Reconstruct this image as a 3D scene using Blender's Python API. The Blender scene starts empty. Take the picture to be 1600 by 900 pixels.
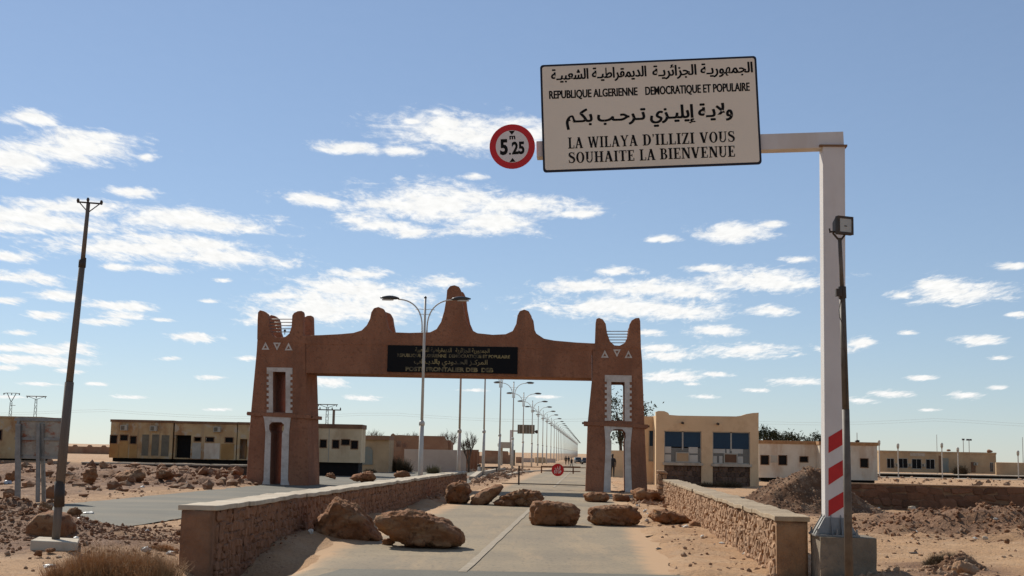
import bpy, bmesh, math, random
from math import sin, cos, tan, pi, radians, sqrt, atan2, asin
from mathutils import Vector, Matrix, noise
from mathutils.geometry import tessellate_polygon
random.seed(7)
SC = bpy.context.scene
COL = SC.collection

# ------------------------------------------------------------------ camera
EYE, FPX, Y0, ROLL = 1.75, 2000.0, 706.5, 0.020
PITCH = math.atan((Y0 - 450) / FPX)
_r = math.atan(ROLL)
_F = Vector((0, cos(PITCH), sin(PITCH)))
_U0 = Vector((0, -sin(PITCH), cos(PITCH)))
_R0 = Vector((1, 0, 0))
_R = _R0 * cos(_r) + _U0 * sin(_r)
_U = _U0 * cos(_r) - _R0 * sin(_r)
cd = bpy.data.cameras.new('camera')
cam = bpy.data.objects.new('camera', cd)
COL.objects.link(cam)
cd.sensor_width = 36
cd.lens = 36 * FPX / 1600
cd.clip_end = 20000
m4 = Matrix((_R, _U, -_F)).transposed().to_4x4()
m4.translation = (0, 0, EYE)
cam.matrix_world = m4
SC.camera = cam

# ------------------------------------------------------------------ light
SUN_DIR = Vector((-0.80, 1.12, 1.02)).normalized()      # towards the sun
sun_el = asin(SUN_DIR.z)
sun_az = atan2(SUN_DIR.x, SUN_DIR.y)
sl = bpy.data.lights.new('sun', 'SUN')
sl.energy = 5.0
sl.angle = radians(0.53)
sl.color = (1.0, 0.95, 0.86)
so = bpy.data.objects.new('sun', sl)
COL.objects.link(so)
so.rotation_euler = (-SUN_DIR).to_track_quat('-Z', 'Y').to_euler()

SC.view_settings.view_transform = 'Standard'
SC.view_settings.look = 'None'
SC.view_settings.gamma = 1
SC.view_settings.exposure = 0.02
SC.cycles.max_bounces = 6
SC.cycles.diffuse_bounces = 4


def ray(px, py):
    return _F * FPX + _R * (px - 800) + _U * (450 - py)


def at(px, py, d):
    """point of the photograph's pixel at distance d ahead"""
    v = ray(px, py)
    return Vector((0, 0, EYE)) + v * (d / v.y)


def onz(px, py, z=0.0):
    v = ray(px, py)
    return Vector((0, 0, EYE)) + v * ((z - EYE) / v.z)


W = bpy.data.worlds.new('World')
SC.world = W
W.use_nodes = True
wn, wl = W.node_tree.nodes, W.node_tree.links
bg = wn['Background']
SKY_STRENGTH = 0.09
sky = wn.new('ShaderNodeTexSky')
sky.sky_type = 'NISHITA'
sky.sun_disc = False
sky.sun_elevation = sun_el
sky.sun_rotation = sun_az
sky.air_density = 1.0
sky.dust_density = 0.1
sky.altitude = 800
sky.ozone_density = 2.0


def M_(op, a, b=None, c=None, clamp=False):
    n = wn.new('ShaderNodeMath')
    n.operation = op
    n.use_clamp = clamp
    for i, v in enumerate((a, b, c)):
        if v is None:
            continue
        if isinstance(v, (int, float)):
            n.inputs[i].default_value = v
        else:
            wl.new(v, n.inputs[i])
    return n.outputs[0]


def build_clouds():
    tc = wn.new('ShaderNodeTexCoord')
    sp = wn.new('ShaderNodeSeparateXYZ')
    wl.new(tc.outputs['Generated'], sp.inputs[0])
    az = M_('ARCTAN2', sp.outputs[0], sp.outputs[1])
    el = M_('ARCSINE', sp.outputs[2])
    # finer structure towards the horizon, where the layer is farther off
    cb = wn.new('ShaderNodeCombineXYZ')
    wl.new(az, cb.inputs[0])
    wl.new(el, cb.inputs[1])
    den = M_('MAXIMUM', M_('ADD', el, 0.08), 0.02)
    uu = M_('DIVIDE', az, den)
    vv = M_('LOGARITHM', den, 2.718281828)
    cb2 = wn.new('ShaderNodeCombineXYZ')
    wl.new(uu, cb2.inputs[0])
    wl.new(vv, cb2.inputs[1])

    def cloud_noise(sx, sy, det, dist):
        mp = wn.new('ShaderNodeMapping')
        wl.new(cb2.outputs[0], mp.inputs[0])
        mp.inputs['Scale'].default_value = (sx, sy, 1)
        nz = wn.new('ShaderNodeTexNoise')
        wl.new(mp.outputs[0], nz.inputs['Vector'])
        nz.inputs['Scale'].default_value = 1.0
        nz.inputs['Detail'].default_value = det
        nz.inputs['Roughness'].default_value = 0.66
        nz.inputs['Distortion'].default_value = dist
        return nz
    nz = cloud_noise(6.5, 19, 10, 0.6)
    nz2 = cloud_noise(26, 52, 8, 0.3)
    blobs = [(40, 184, 48, 13), (128, 230, 92, 28), (20, 254, 56, 22), (228, 246, 16, 7), (207, 300, 38, 9), (165, 215, 35, 10),
             (40, 345, 170, 24), (110, 322, 100, 12), (270, 342, 150, 20), (350, 352, 75, 11), (230, 388, 185, 20), (350, 402, 135, 16), (300, 380, 90, 12), (15, 400, 38, 9),
             (35, 433, 80, 10), (90, 463, 34, 9), (195, 478, 48, 8), (190, 495, 38, 9), (75, 493, 30, 7), (155, 503, 40, 6),
             (303, 527, 36, 8), (80, 547, 60, 10), (50, 562, 75, 9), (15, 545, 30, 6), (250, 420, 45, 7), (185, 418, 25, 6), (350, 438, 18, 4),
             (730, 210, 140, 32), (790, 205, 90, 30), (545, 232, 56, 11), (630, 236, 42, 9), (645, 190, 20, 6), (700, 195, 50, 14),
             (490, 312, 62, 13), (700, 318, 130, 34), (620, 320, 90, 20), (820, 322, 110, 20), (770, 345, 90, 24), (590, 352, 75, 11), (640, 362, 55, 10), (900, 334, 60, 8), (740, 275, 26, 7), (555, 345, 35, 12),
             (1148, 362, 58, 16), (1205, 350, 26, 7), (1035, 373, 28, 7), (1250, 405, 30, 6),
             (1010, 450, 150, 15), (920, 449, 80, 10), (1190, 437, 110, 20), (965, 424, 40, 8), (1110, 420, 36, 8), (1080, 460, 70, 10),
             (985, 480, 160, 20), (1050, 488, 90, 12), (1200, 486, 48, 9), (1115, 517, 46, 9), (1170, 547, 80, 11), (1048, 556, 50, 9), (1030, 545, 35, 8), (1050, 588, 54, 10), (1250, 596, 48, 7),
             (1495, 455, 78, 19), (1408, 461, 22, 8), (1530, 532, 38, 7), (1345, 535, 22, 8), (1578, 415, 28, 7), (1460, 445, 35, 12),
             (545, 455, 120, 24), (530, 482, 140, 24), (450, 463, 55, 7), (565, 428, 50, 10), (692, 440, 55, 10), (600, 470, 80, 18), (420, 500, 50, 12),
             (515, 598, 34, 8), (565, 622, 28, 5), (1390, 615, 34, 6), (1510, 619, 24, 6), (1340, 625, 25, 5), (1300, 545, 30, 6),
             (1100, 620, 25, 4), (740, 610, 20, 3), (330, 590, 24, 4), (60, 600, 30, 3), (1560, 606, 16, 4), (1450, 640, 18, 3), (270, 560, 20, 4), (1590, 492, 18, 5), (340, 640, 24, 3),
             (15, 470, 26, 6), (120, 540, 30, 6), (10, 575, 28, 5), (110, 580, 26, 4), (150, 600, 18, 3), (35, 520, 24, 5), (250, 500, 24, 4), (330, 470, 20, 4), (385, 560, 20, 4), (20, 620, 30, 3), (200, 620, 22, 3), (1010, 520, 30, 5), (1120, 585, 24, 4), (1180, 610, 20, 3), (1080, 600, 16, 3), (1560, 560, 18, 4), (1440, 590, 22, 4), (1420, 520, 16, 4), (600, 560, 20, 3), (850, 620, 24, 3)]
    spec = []
    for (x, y, w, h) in blobs:
        v = ray(x, y).normalized()
        spec.append((atan2(v.x, v.y), asin(v.z), w / 2000.0, h / 2000.0))
    rg = random.Random(31)
    # the same fair-weather field goes on all round, outside the photographed part
    k = 0
    while k < 46:
        a = rg.uniform(-pi, pi)
        e = rg.uniform(0.03, 0.75)
        if abs(a) < 0.52 and e < 0.45:
            continue
        spec.append((a, e, rg.uniform(.05, .16), rg.uniform(.006, .014) + e * 0.035))
        k += 1
    cur = None
    for (a, e, w, h) in spec:
        s1 = wn.new('ShaderNodeVectorMath')
        s1.operation = 'SUBTRACT'
        wl.new(cb.outputs[0], s1.inputs[0])
        s1.inputs[1].default_value = (a, e, 0)
        s2 = wn.new('ShaderNodeVectorMath')
        s2.operation = 'MULTIPLY'
        wl.new(s1.outputs[0], s2.inputs[0])
        s2.inputs[1].default_value = (1 / w, 1 / h, 0)
        s3 = wn.new('ShaderNodeVectorMath')
        s3.operation = 'LENGTH'
        wl.new(s2.outputs[0], s3.inputs[0])
        if cur is None:
            cur = s3.outputs['Value']
        else:
            cur = M_('SMOOTH_MIN', cur, s3.outputs['Value'], 0.25)
    # density = (1 - r) + noise
    f = M_('SUBTRACT', 1.0, cur)
    n1 = M_('MULTIPLY_ADD', nz.outputs['Fac'], 2.7, -1.35)
    n2 = M_('MULTIPLY_ADD', nz2.outputs['Fac'], 1.35, -0.675)
    f = M_('ADD', f, n1)
    f = M_('ADD', f, n2)
    gate_ = M_('SUBTRACT', 1.75, cur)                # no cloud at all far from every bank
    f = M_('MINIMUM', f, gate_)
    mr = wn.new('ShaderNodeMapRange')
    mr.interpolation_type = 'SMOOTHSTEP'
    wl.new(f, mr.inputs[0])
    mr.inputs[1].default_value = -0.22
    mr.inputs[2].default_value = 0.72
    return mr.outputs[0], nz2.outputs['Fac'], el


cl_f, cl_n, cl_el = build_clouds()
skm = wn.new('ShaderNodeVectorMath')
skm.operation = 'MULTIPLY'
skp = wn.new('ShaderNodeVectorMath')
skp.operation = 'POWER'
wl.new(sky.outputs[0], skp.inputs[0])
skp.inputs[1].default_value = (0.72, 0.72, 0.72)
wl.new(skp.outputs[0], skm.inputs[0])
skm.inputs[1].default_value = (1.38, 1.54, 1.78)
shade = M_('MULTIPLY_ADD', cl_n, 4.0, 8.6)
veil = M_('MULTIPLY_ADD', cl_f, 0.96, 0.04)        # a thin high veil over the whole sky
cc = wn.new('ShaderNodeCombineColor')
wl.new(M_('MULTIPLY', shade, 1.0), cc.inputs[0])
wl.new(M_('MULTIPLY', shade, 1.0), cc.inputs[1])
wl.new(M_('MULTIPLY', shade, 0.985), cc.inputs[2])
mx = wn.new('ShaderNodeMix')
mx.data_type = 'RGBA'
wl.new(veil, mx.inputs['Factor'])
wl.new(skm.outputs[0], mx.inputs['A'])
wl.new(cc.outputs[0], mx.inputs['B'])
wl.new(mx.outputs['Result'], bg.inputs['Color'])
bg.inputs['Strength'].default_value = SKY_STRENGTH


# ------------------------------------------------------------------ materials
MATS = {}


def mat(name, c1, c2=None, scale=3.0, rough=0.85, bump=0.3, bscale=30.0, bdist=0.01, stretch=(1, 1, 1), detail=6,
        stain=None, stain_scale=1.0, stain_amt=0.5, stain_stretch=(1, 1, 1), metal=0.0, spec=0.3, speck=None, speck_scale=200, per_obj=0.0, top=None):
    if name in MATS:
        return MATS[name]
    ambient_tint = (.83, .79, .69)           # darkens and warms every colour to offset the strong bluish skylight
    c1 = tuple(a * b for a, b in zip(c1, ambient_tint))
    c2 = tuple(a * b for a, b in zip(c2, ambient_tint)) if c2 else None
    stain = tuple(a * b for a, b in zip(stain, ambient_tint)) if stain else None
    speck = tuple(a * b for a, b in zip(speck, ambient_tint)) if speck else None
    m = bpy.data.materials.new(name)
    m.use_nodes = True
    n, l = m.node_tree.nodes, m.node_tree.links
    b = n['Principled BSDF']
    b.inputs['Roughness'].default_value = rough
    b.inputs['Metallic'].default_value = metal
    b.inputs['Specular IOR Level'].default_value = spec
    tc = n.new('ShaderNodeTexCoord')
    geo = n.new('ShaderNodeNewGeometry')
    src = geo.outputs['Position']

    def tex(sc, st, det=6, ro=0.6):
        mp = n.new('ShaderNodeMapping')
        mp.inputs['Scale'].default_value = st
        l.new(src, mp.inputs[0])
        t = n.new('ShaderNodeTexNoise')
        t.inputs['Scale'].default_value = sc
        t.inputs['Detail'].default_value = det
        t.inputs['Roughness'].default_value = ro
        l.new(mp.outputs[0], t.inputs['Vector'])
        return t.outputs['Fac']

    def ramp(fac, lo, hi):
        r = n.new('ShaderNodeMapRange')
        r.inputs[1].default_value = lo
        r.inputs[2].default_value = hi
        r.interpolation_type = 'SMOOTHSTEP'
        l.new(fac, r.inputs[0])
        return r.outputs[0]

    def mixc(f, a, c, amt=1.0):
        x = n.new('ShaderNodeMix')
        x.data_type = 'RGBA'
        if amt != 1.0:
            q = n.new('ShaderNodeMath')
            q.operation = 'MULTIPLY'
            q.inputs[1].default_value = amt
            l.new(f, q.inputs[0])
            f = q.outputs[0]
        l.new(f, x.inputs['Factor'])
        for s, v in (('A', a), ('B', c)):
            if isinstance(v, tuple):
                x.inputs[s].default_value = (*v, 1)
            else:
                l.new(v, x.inputs[s])
        return x.outputs['Result']
    if c2 is None:
        c2 = tuple(v * 0.75 for v in c1)
    col = mixc(ramp(tex(scale, stretch, detail), .3, .7), c1, c2)
    if stain:
        col = mixc(ramp(tex(stain_scale, stain_stretch, 8, .68), .47, .66), col, stain, stain_amt)
    if speck:
        col = mixc(ramp(tex(speck_scale, (1, 1, 1), 2, .5), .56, .68), col, speck, 0.7)
    if per_obj:
        oi = n.new('ShaderNodeObjectInfo')
        hs = n.new('ShaderNodeHueSaturation')
        mr = n.new('ShaderNodeMapRange')
        mr.inputs[3].default_value = 1 - per_obj
        mr.inputs[4].default_value = 1 + per_obj
        l.new(oi.outputs['Random'], mr.inputs[0])
        l.new(mr.outputs[0], hs.inputs['Value'])
        l.new(col, hs.inputs['Color'])
        col = hs.outputs[0]
    l.new(col, b.inputs['Base Color'])
    if bump:
        bp = n.new('ShaderNodeBump')
        bp.inputs['Strength'].default_value = bump
        bp.inputs['Distance'].default_value = bdist
        l.new(tex(bscale, (1, 1, 1), 8, .65), bp.inputs['Height'])
        l.new(bp.outputs[0], b.inputs['Normal'])
    MATS[name] = m
    return m


SAND = (.58, .36, .205)
m_adobe = mat('adobe_render', (.44, .205, .125), (.34, .15, .09), .9, .95, 1.0, 11, .05, stain=(.24, .12, .08), stain_scale=1.1, stain_amt=.55, stain_stretch=(1.3, 1.3, .22), speck=(.27, .125, .075), speck_scale=7)
m_white = mat('whitewash', (.80, .74, .72), (.66, .60, .57), 4, .8, .5, 30, .008, stain=(.42, .33, .27), stain_scale=1.5, stain_amt=.5)
m_asphalt = mat('sandy_asphalt', (.37, .295, .205), (.27, .222, .165), .35, .9, .5, 90, .006, stain=(.44, .33, .215), stain_scale=.8, stain_amt=.7, stain_stretch=(1.2, .16, 1), speck=(.17, .14, .11), speck_scale=13)
m_asphalt2 = mat('grey_asphalt', (.19, .178, .148), (.155, .145, .122), .4, .9, .4, 80, .006, stain=(.27, .23, .175), stain_scale=.3, stain_amt=.7, stain_stretch=(.35, 1, 1), speck=(.11, .10, .09), speck_scale=25)
m_line = mat('worn_road_paint', (.45, .38, .30), (.35, .29, .22), 6, .8, .3, 60, .004, stain=(.36, .30, .235), stain_scale=3.5, stain_amt=.9)
m_sand = mat('desert_sand', SAND, (.47, .28, .155), .5, .95, 1.0, 13, .05, stain=(.57, .40, .27), stain_scale=.9, stain_amt=.55, speck=(.36, .22, .135), speck_scale=16)
m_rock = mat('red_rock', (.36, .165, .075), (.26, .115, .052), 1.7, .92, 1.0, 7.0, .08, stain=(.46, .29, .17), stain_scale=1.4, stain_amt=.7, stain_stretch=(1, 1, 2.2), speck=(.16, .07, .036), speck_scale=9)
m_gravel = mat('rubble', (.42, .255, .155), (.30, .165, .10), 1.3, .95, .8, 20, .02, stain=(.52, .40, .30), stain_scale=5, stain_amt=.8)
m_rubd = mat('dark_rubble', (.34, .165, .082), (.22, .10, .05), 1.3, .95, .8, 20, .02, stain=(.46, .34, .25), stain_scale=2.3, stain_amt=.8)
m_dirt = mat('dark_earth', (.215, .108, .056), (.15, .073, .037), 1.5, .97, 1.0, 9, .05, stain=(.38, .25, .165), stain_scale=2.2, stain_amt=.7, speck=(.14, .085, .055), speck_scale=14)
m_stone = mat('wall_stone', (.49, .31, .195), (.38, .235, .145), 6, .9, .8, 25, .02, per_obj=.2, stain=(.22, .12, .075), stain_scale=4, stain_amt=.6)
m_stone2 = mat('shaded_wall_stone', (.37, .19, .115), (.30, .155, .092), 4, .9, .9, 18, .03, per_obj=.09, stain=(.24, .12, .075), stain_scale=2, stain_amt=.5)  # copy of wall_stone, darker and redder for the left parapet's shade
m_render2 = mat('shaded_wall_render', (.36, .19, .115), (.28, .145, .088), 3, .93, .9, 14, .03, stain=(.20, .105, .065), stain_scale=2.0, stain_amt=.6)  # render with the shade of the left parapet put into its colour
m_mortar = mat('wall_mortar', (.30, .19, .12), (.22, .14, .09), 3, .95, .8, 20, .02)
m_cap2 = mat('tan_capstone', (.50, .40, .29), (.40, .31, .22), 3, .9, .8, 18, .02, per_obj=.07, stain=(.30, .21, .14), stain_scale=2.5, stain_amt=.6)
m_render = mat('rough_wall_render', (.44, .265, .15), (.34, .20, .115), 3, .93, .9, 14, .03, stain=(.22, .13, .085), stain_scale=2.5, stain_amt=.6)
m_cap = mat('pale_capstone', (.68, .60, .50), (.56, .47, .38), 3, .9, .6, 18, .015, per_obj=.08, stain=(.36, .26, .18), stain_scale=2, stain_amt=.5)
m_dstone = mat('dark_base_stone', (.17, .11, .085), (.12, .08, .06), 5, .9, .7, 15, .02, per_obj=.35)
m_ochre = mat('ochre_render', (.90, .67, .44), (.82, .60, .385), .8, .93, .4, 12, .01, stain=(.60, .40, .25), stain_scale=.7, stain_amt=.45)
m_cabin = mat('rusted_cream_panel', (.66, .50, .29), (.55, .37, .20), 1.0, .7, .2, 12, .01, stain=(.36, .15, .055), stain_scale=.9, stain_amt=.75, stain_stretch=(1, 1, .5), speck=(.58, .52, .43), speck_scale=2.1)
m_cabinw = mat('weathered_white_panel', (.84, .77, .68), (.74, .65, .54), 1.1, .7, .2, 12, .01, stain=(.50, .31, .19), stain_scale=.8, stain_amt=.5, stain_stretch=(1, 1, .3))
m_rust = mat('rust', (.26, .12, .06), (.17, .08, .045), 4, .85, .5, 30, .01)
m_rustrim = mat('rusted_rim', (.28, .16, .095), (.20, .11, .065), 2, .8, .4, 20, .01)
m_greypan = mat('grey_door_panel', (.22, .195, .15), (.16, .145, .11), 3, .7, .2, 20, .005)
m_palepan = mat('pale_door_panel', (.55, .52, .46), (.46, .43, .38), 3, .7, .2, 20, .005)
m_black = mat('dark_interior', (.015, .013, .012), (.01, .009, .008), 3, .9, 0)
m_galv = mat('galvanised_steel', (.50, .50, .50), (.40, .40, .40), 8, .45, .1, 60, .002, metal=.35)
m_lampw = mat('white_lamp_paint', (.66, .64, .62), (.56, .54, .52), 3, .5, .1, 30, .002)
m_lampd = mat('dark_lamp_housing', (.08, .085, .095), (.06, .06, .07), 5, .35, 0)
m_postw = mat('white_post_paint', (.76, .74, .78), (.70, .68, .72), 1.5, .5, .15, 25, .003, stain=(.56, .46, .40), stain_scale=1.0, stain_amt=.35, stain_stretch=(1, 1, .25))
m_postr = mat('red_stripe_paint', (.62, .03, .03), (.50, .025, .025), 4, .5, .1, 30, .002)
m_gus = mat('bare_steel', (.33, .33, .34), (.24, .24, .25), 6, .5, .2, 40, .003, metal=.4)
m_conc = mat('grey_concrete', (.27, .225, .18), (.19, .16, .125), 3, .93, .7, 20, .015, stain=(.42, .35, .27), stain_scale=2, stain_amt=.5, speck=(.18, .16, .14), speck_scale=15)
m_concp = mat('pale_concrete', (.64, .57, .49), (.52, .45, .37), 2, .93, .5, 20, .01, stain=(.34, .24, .17), stain_scale=3, stain_amt=.5)
m_sign = mat('sign_face', (.92, .84, .76), (.88, .80, .72), 1.0, .45, 0, spec=.3)
m_signb = mat('sign_border', (.012, .012, .03), (.01, .01, .025), 3, .5, 0)
m_ink = mat('black_lettering', (.012, .011, .012), (.01, .01, .01), 3, .6, 0, spec=.1)
m_signw = mat('white_sign_face', (.88, .84, .88), (.84, .80, .84), 3, .45, 0)
m_signr = mat('red_sign_ring', (.68, .02, .025), (.6, .02, .02), 3, .4, 0)
m_board = mat('black_name_board', (.006, .006, .008), (.009, .008, .009), 1, .9, .1, 20, .003)
m_gold = mat('faded_gold_lettering', (.42, .33, .15), (.12, .10, .07), 1.6, .6, 0, stain=(.03, .026, .022), stain_scale=2.2, stain_amt=.9)
m_pole = mat('grey_wood_pole', (.22, .185, .165), (.15, .125, .11), 2, .85, .5, 30, .01, stretch=(6, 6, .5))
m_fpole = mat('brown_painted_pole', (.17, .14, .115), (.12, .10, .085), 4, .6, .3, 30, .004, stain=(.09, .06, .045), stain_scale=6, stain_amt=.6)
m_iron = mat('dark_iron', (.05, .045, .042), (.08, .055, .04), 8, .6, .2, 40, .003)
m_bush = mat('dry_scrub', (.60, .37, .20), (.38, .22, .115), 5, .9, 0, per_obj=.1)
m_bushg = mat('grey_green_scrub', (.23, .20, .11), (.14, .125, .07), 5, .9, 0)
m_bushd = mat('dark_scrub', (.15, .11, .065), (.10, .075, .045), 5, .9, 0)
m_twig = mat('bare_twigs', (.17, .125, .10), (.12, .09, .07), 3, .9, 0)
m_bark = mat('bark', (.13, .09, .065), (.09, .065, .05), 5, .9, .6, 20, .02)
m_leaf = mat('dusty_foliage', (.060, .075, .032), (.035, .045, .02), 2, .8, 0)
m_blue = mat('blue_film', (.018, .06, .12), (.018, .05, .10), 1.2, .45, 0, spec=.25)
m_pane = mat('dusty_glass', (.16, .155, .15), (.10, .10, .10), 1.5, .2, 0, spec=.6)
m_alu = mat('aluminium_frame', (.50, .49, .47), (.42, .41, .39), 4, .5, 0, metal=.3)
m_wht = mat('plain_white', (.66, .65, .62), (.58, .57, .54), 2, .8, 0)  # also paints the bright sky showing through the checkpoint windows
m_wood = mat('brown_hatch_board', (.22, .12, .07), (.17, .09, .055), 3, .8, 0)
m_ruin = mat('red_ruin_render', (.40, .22, .14), (.32, .17, .11), .8, .95, .6, 8, .03, stain=(.47, .33, .23), stain_scale=.5, stain_amt=.6)
m_ruin2 = mat('pinkish_wall_render', (.74, .60, .52), (.66, .51, .43), .6, .95, .4, 8, .02)
m_tanw = mat('tan_wall_render', (.62, .46, .30), (.53, .38, .24), .7, .95, .4, 8, .02, stain=(.33, .22, .14), stain_scale=.5, stain_amt=.5)
m_bgate = mat('faded_blue_door', (.26, .30, .29), (.33, .31, .26), 2, .8, .2, 15, .01)
m_plastic = mat('white_plastic', (.75, .74, .72), (.65, .64, .62), 6, .5, .3, 20, .01)
m_cloth1 = mat('dark_clothing', (.03, .03, .035), (.045, .04, .04), 5, .9, 0)
m_cloth2 = mat('brown_clothing', (.09, .065, .05), (.07, .05, .04), 5, .9, 0)
m_skin = mat('skin', (.25, .13, .085), (.22, .11, .07), 5, .6, 0)
m_car = mat('silver_car_paint', (.52, .53, .55), (.46, .47, .49), 2, .3, 0, spec=.5, metal=.3)
m_card = mat('dark_car_paint', (.03, .03, .035), (.04, .04, .045), 2, .3, 0, spec=.5)
m_tyre = mat('tyre_rubber', (.02, .02, .02), (.03, .03, .03), 5, .9, 0)
m_glassd = mat('dark_car_glass', (.02, .022, .025), (.03, .03, .03), 5, .1, 0, spec=.6)


# ------------------------------------------------------------------ mesh helpers
WLOC = {}


def tag(o, label=None, cat=None, group=None, kind=None):
    if label:
        o['label'] = label
    if cat:
        o['category'] = cat
    if group:
        o['group'] = group
    if kind:
        o['kind'] = kind
    return o


def thing(name, label, cat, loc, group=None):
    o = bpy.data.objects.new(name, None)
    o.empty_display_size = .2
    COL.objects.link(o)
    o.location = loc
    WLOC[o.name] = Vector(loc)
    return tag(o, label, cat, group)


class MB:
    def __init__(s):
        s.v, s.f = [], []

    def add(s, vs, fs):
        n = len(s.v)
        s.v += [Vector(p) for p in vs]
        s.f += [tuple(i + n for i in f) for f in fs]
        return s

    def box(s, x0, x1, y0, y1, z0, z1):
        vs = [(x, y, z) for x in (x0, x1) for y in (y0, y1) for z in (z0, z1)]
        return s.add(vs, [(0, 1, 3, 2), (4, 6, 7, 5), (0, 4, 5, 1), (2, 3, 7, 6), (0, 2, 6, 4), (1, 5, 7, 3)])

    def hexa(s, p):       # 4 bottom (ccw), 4 top
        return s.add(p, [(3, 2, 1, 0), (4, 5, 6, 7), (0, 1, 5, 4), (1, 2, 6, 5), (2, 3, 7, 6), (3, 0, 4, 7)])

    def tube(s, pts, radii, n=8, cap=True):
        pts = [Vector(p) for p in pts]
        if isinstance(radii, (int, float)):
            radii = [radii] * len(pts)
        base = len(s.v)
        prev = None
        for i, p in enumerate(pts):
            t = (pts[min(i + 1, len(pts) - 1)] - pts[max(i - 1, 0)]).normalized()
            a = Vector((0, 0, 1)) if abs(t.z) < .9 else Vector((1, 0, 0))
            if prev is not None:
                a = prev
            x = a.cross(t).normalized() if prev is None else (prev - t * prev.dot(t)).normalized()
            y = t.cross(x)
            prev = x
            for k in range(n):
                an = 2 * pi * k / n
                s.v.append(p + (x * cos(an) + y * sin(an)) * radii[i])
        for i in range(len(pts) - 1):
            for k in range(n):
                a0 = base + i * n + k
                b0 = base + i * n + (k + 1) % n
                s.f.append((a0, b0, b0 + n, a0 + n))
        if cap:
            s.f.append(tuple(base + k for k in reversed(range(n))))
            s.f.append(tuple(base + (len(pts) - 1) * n + k for k in range(n)))
        return s

    def prism(s, loops, org, ax, az, nrm, d0, d1):
        """loops: [outer, hole...] of 2D points in the plane (org, ax, az); extruded along nrm from d0 to d1"""
        org, ax, az, nrm = Vector(org), Vector(ax), Vector(az), Vector(nrm)
        tris = tessellate_polygon([[Vector((p[0], p[1], 0)) for p in lp] for lp in loops])
        flat = [p for lp in loops for p in lp]
        n = len(flat)
        b = len(s.v)
        for d in (d0, d1):
            for p in flat:
                s.v.append(org + ax * p[0] + az * p[1] + nrm * d)
        for t in tris:
            s.f.append((b + t[0], b + t[1], b + t[2]))
            s.f.append((b + n + t[2], b + n + t[1], b + n + t[0]))
        o = 0
        for lp in loops:
            k = len(lp)
            for i in range(k):
                j = (i + 1) % k
                s.f.append((b + o + i, b + o + j, b + n + o + j, b + n + o + i))
            o += k
        return s

    def build(s, name, m, parent=None, smooth=False, bevel=0.0, loc=None, recalc=True, weld=False):
        if parent is not None:
            w = WLOC[parent.name]
        elif loc is not None:
            w = Vector(loc)
        else:
            w = Vector((0, 0, 0))
        me = bpy.data.meshes.new(name)
        me.from_pydata([tuple(p - w) for p in s.v], [], s.f)
        if recalc or weld:
            bm = bmesh.new()
            bm.from_mesh(me)
            if weld:
                bmesh.ops.remove_doubles(bm, verts=bm.verts, dist=1e-4)
            bmesh.ops.recalc_face_normals(bm, faces=bm.faces)
            bm.to_mesh(me)
            bm.free()
        me.materials.append(m)
        if smooth:
            me.polygons.foreach_set('use_smooth', [True] * len(me.polygons))
        me.update()
        o = bpy.data.objects.new(name, me)
        COL.objects.link(o)
        if parent is not None:
            o.parent = parent
        else:
            o.location = w
        WLOC[o.name] = w
        if bevel:
            bv = o.modifiers.new('bevel', 'BEVEL')
            bv.width = bevel
            bv.segments = 2
            bv.limit_method = 'ANGLE'
            bv.angle_limit = radians(40)
        return o


def copy_tree(o, loc=None, parent=None):
    c = o.copy()
    COL.objects.link(c)
    c.parent = parent
    if loc is not None:
        c.location = loc
    for ch in o.children:
        copy_tree(ch, None, c)
    return c


def sm(a, b, x):
    t = min(1, max(0, (x - a) / (b - a)))
    return t * t * (3 - 2 * t)


# ------------------------------------------------------------------ road frame and terrain
SL = 0.0628                     # the road runs slightly to the right of the view
UU = Vector((SL, 1, 0)).normalized()
VV = Vector((UU.y, -UU.x, 0))


def xc(y):
    return -1.82 + SL * y


def _soil_nodes():
    m = m_sand
    n, l = m.node_tree.nodes, m.node_tree.links
    b = n['Principled BSDF']
    old = b.inputs['Base Color'].links[0].from_socket
    a = n.new('ShaderNodeAttribute')
    a.attribute_name = 'soil'
    tn = n.new('ShaderNodeTexNoise')
    tn.inputs['Scale'].default_value = 7
    tn.inputs['Detail'].default_value = 8
    tn.inputs['Roughness'].default_value = .7
    g = n.new('ShaderNodeNewGeometry')
    l.new(g.outputs['Position'], tn.inputs['Vector'])
    r = n.new('ShaderNodeMapRange')
    r.inputs[1].default_value = .35
    r.inputs[2].default_value = .65
    l.new(tn.outputs['Fac'], r.inputs[0])
    c = n.new('ShaderNodeMix')
    c.data_type = 'RGBA'
    l.new(r.outputs[0], c.inputs['Factor'])
    c.inputs['A'].default_value = (.125, .060, .030, 1)
    c.inputs['B'].default_value = (.28, .155, .083, 1)
    x = n.new('ShaderNodeMix')
    x.data_type = 'RGBA'
    l.new(a.outputs['Fac'], x.inputs['Factor'])
    l.new(old, x.inputs['A'])
    l.new(c.outputs['Result'], x.inputs['B'])
    l.new(x.outputs['Result'], b.inputs['Base Color'])


_soil_nodes()


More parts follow.
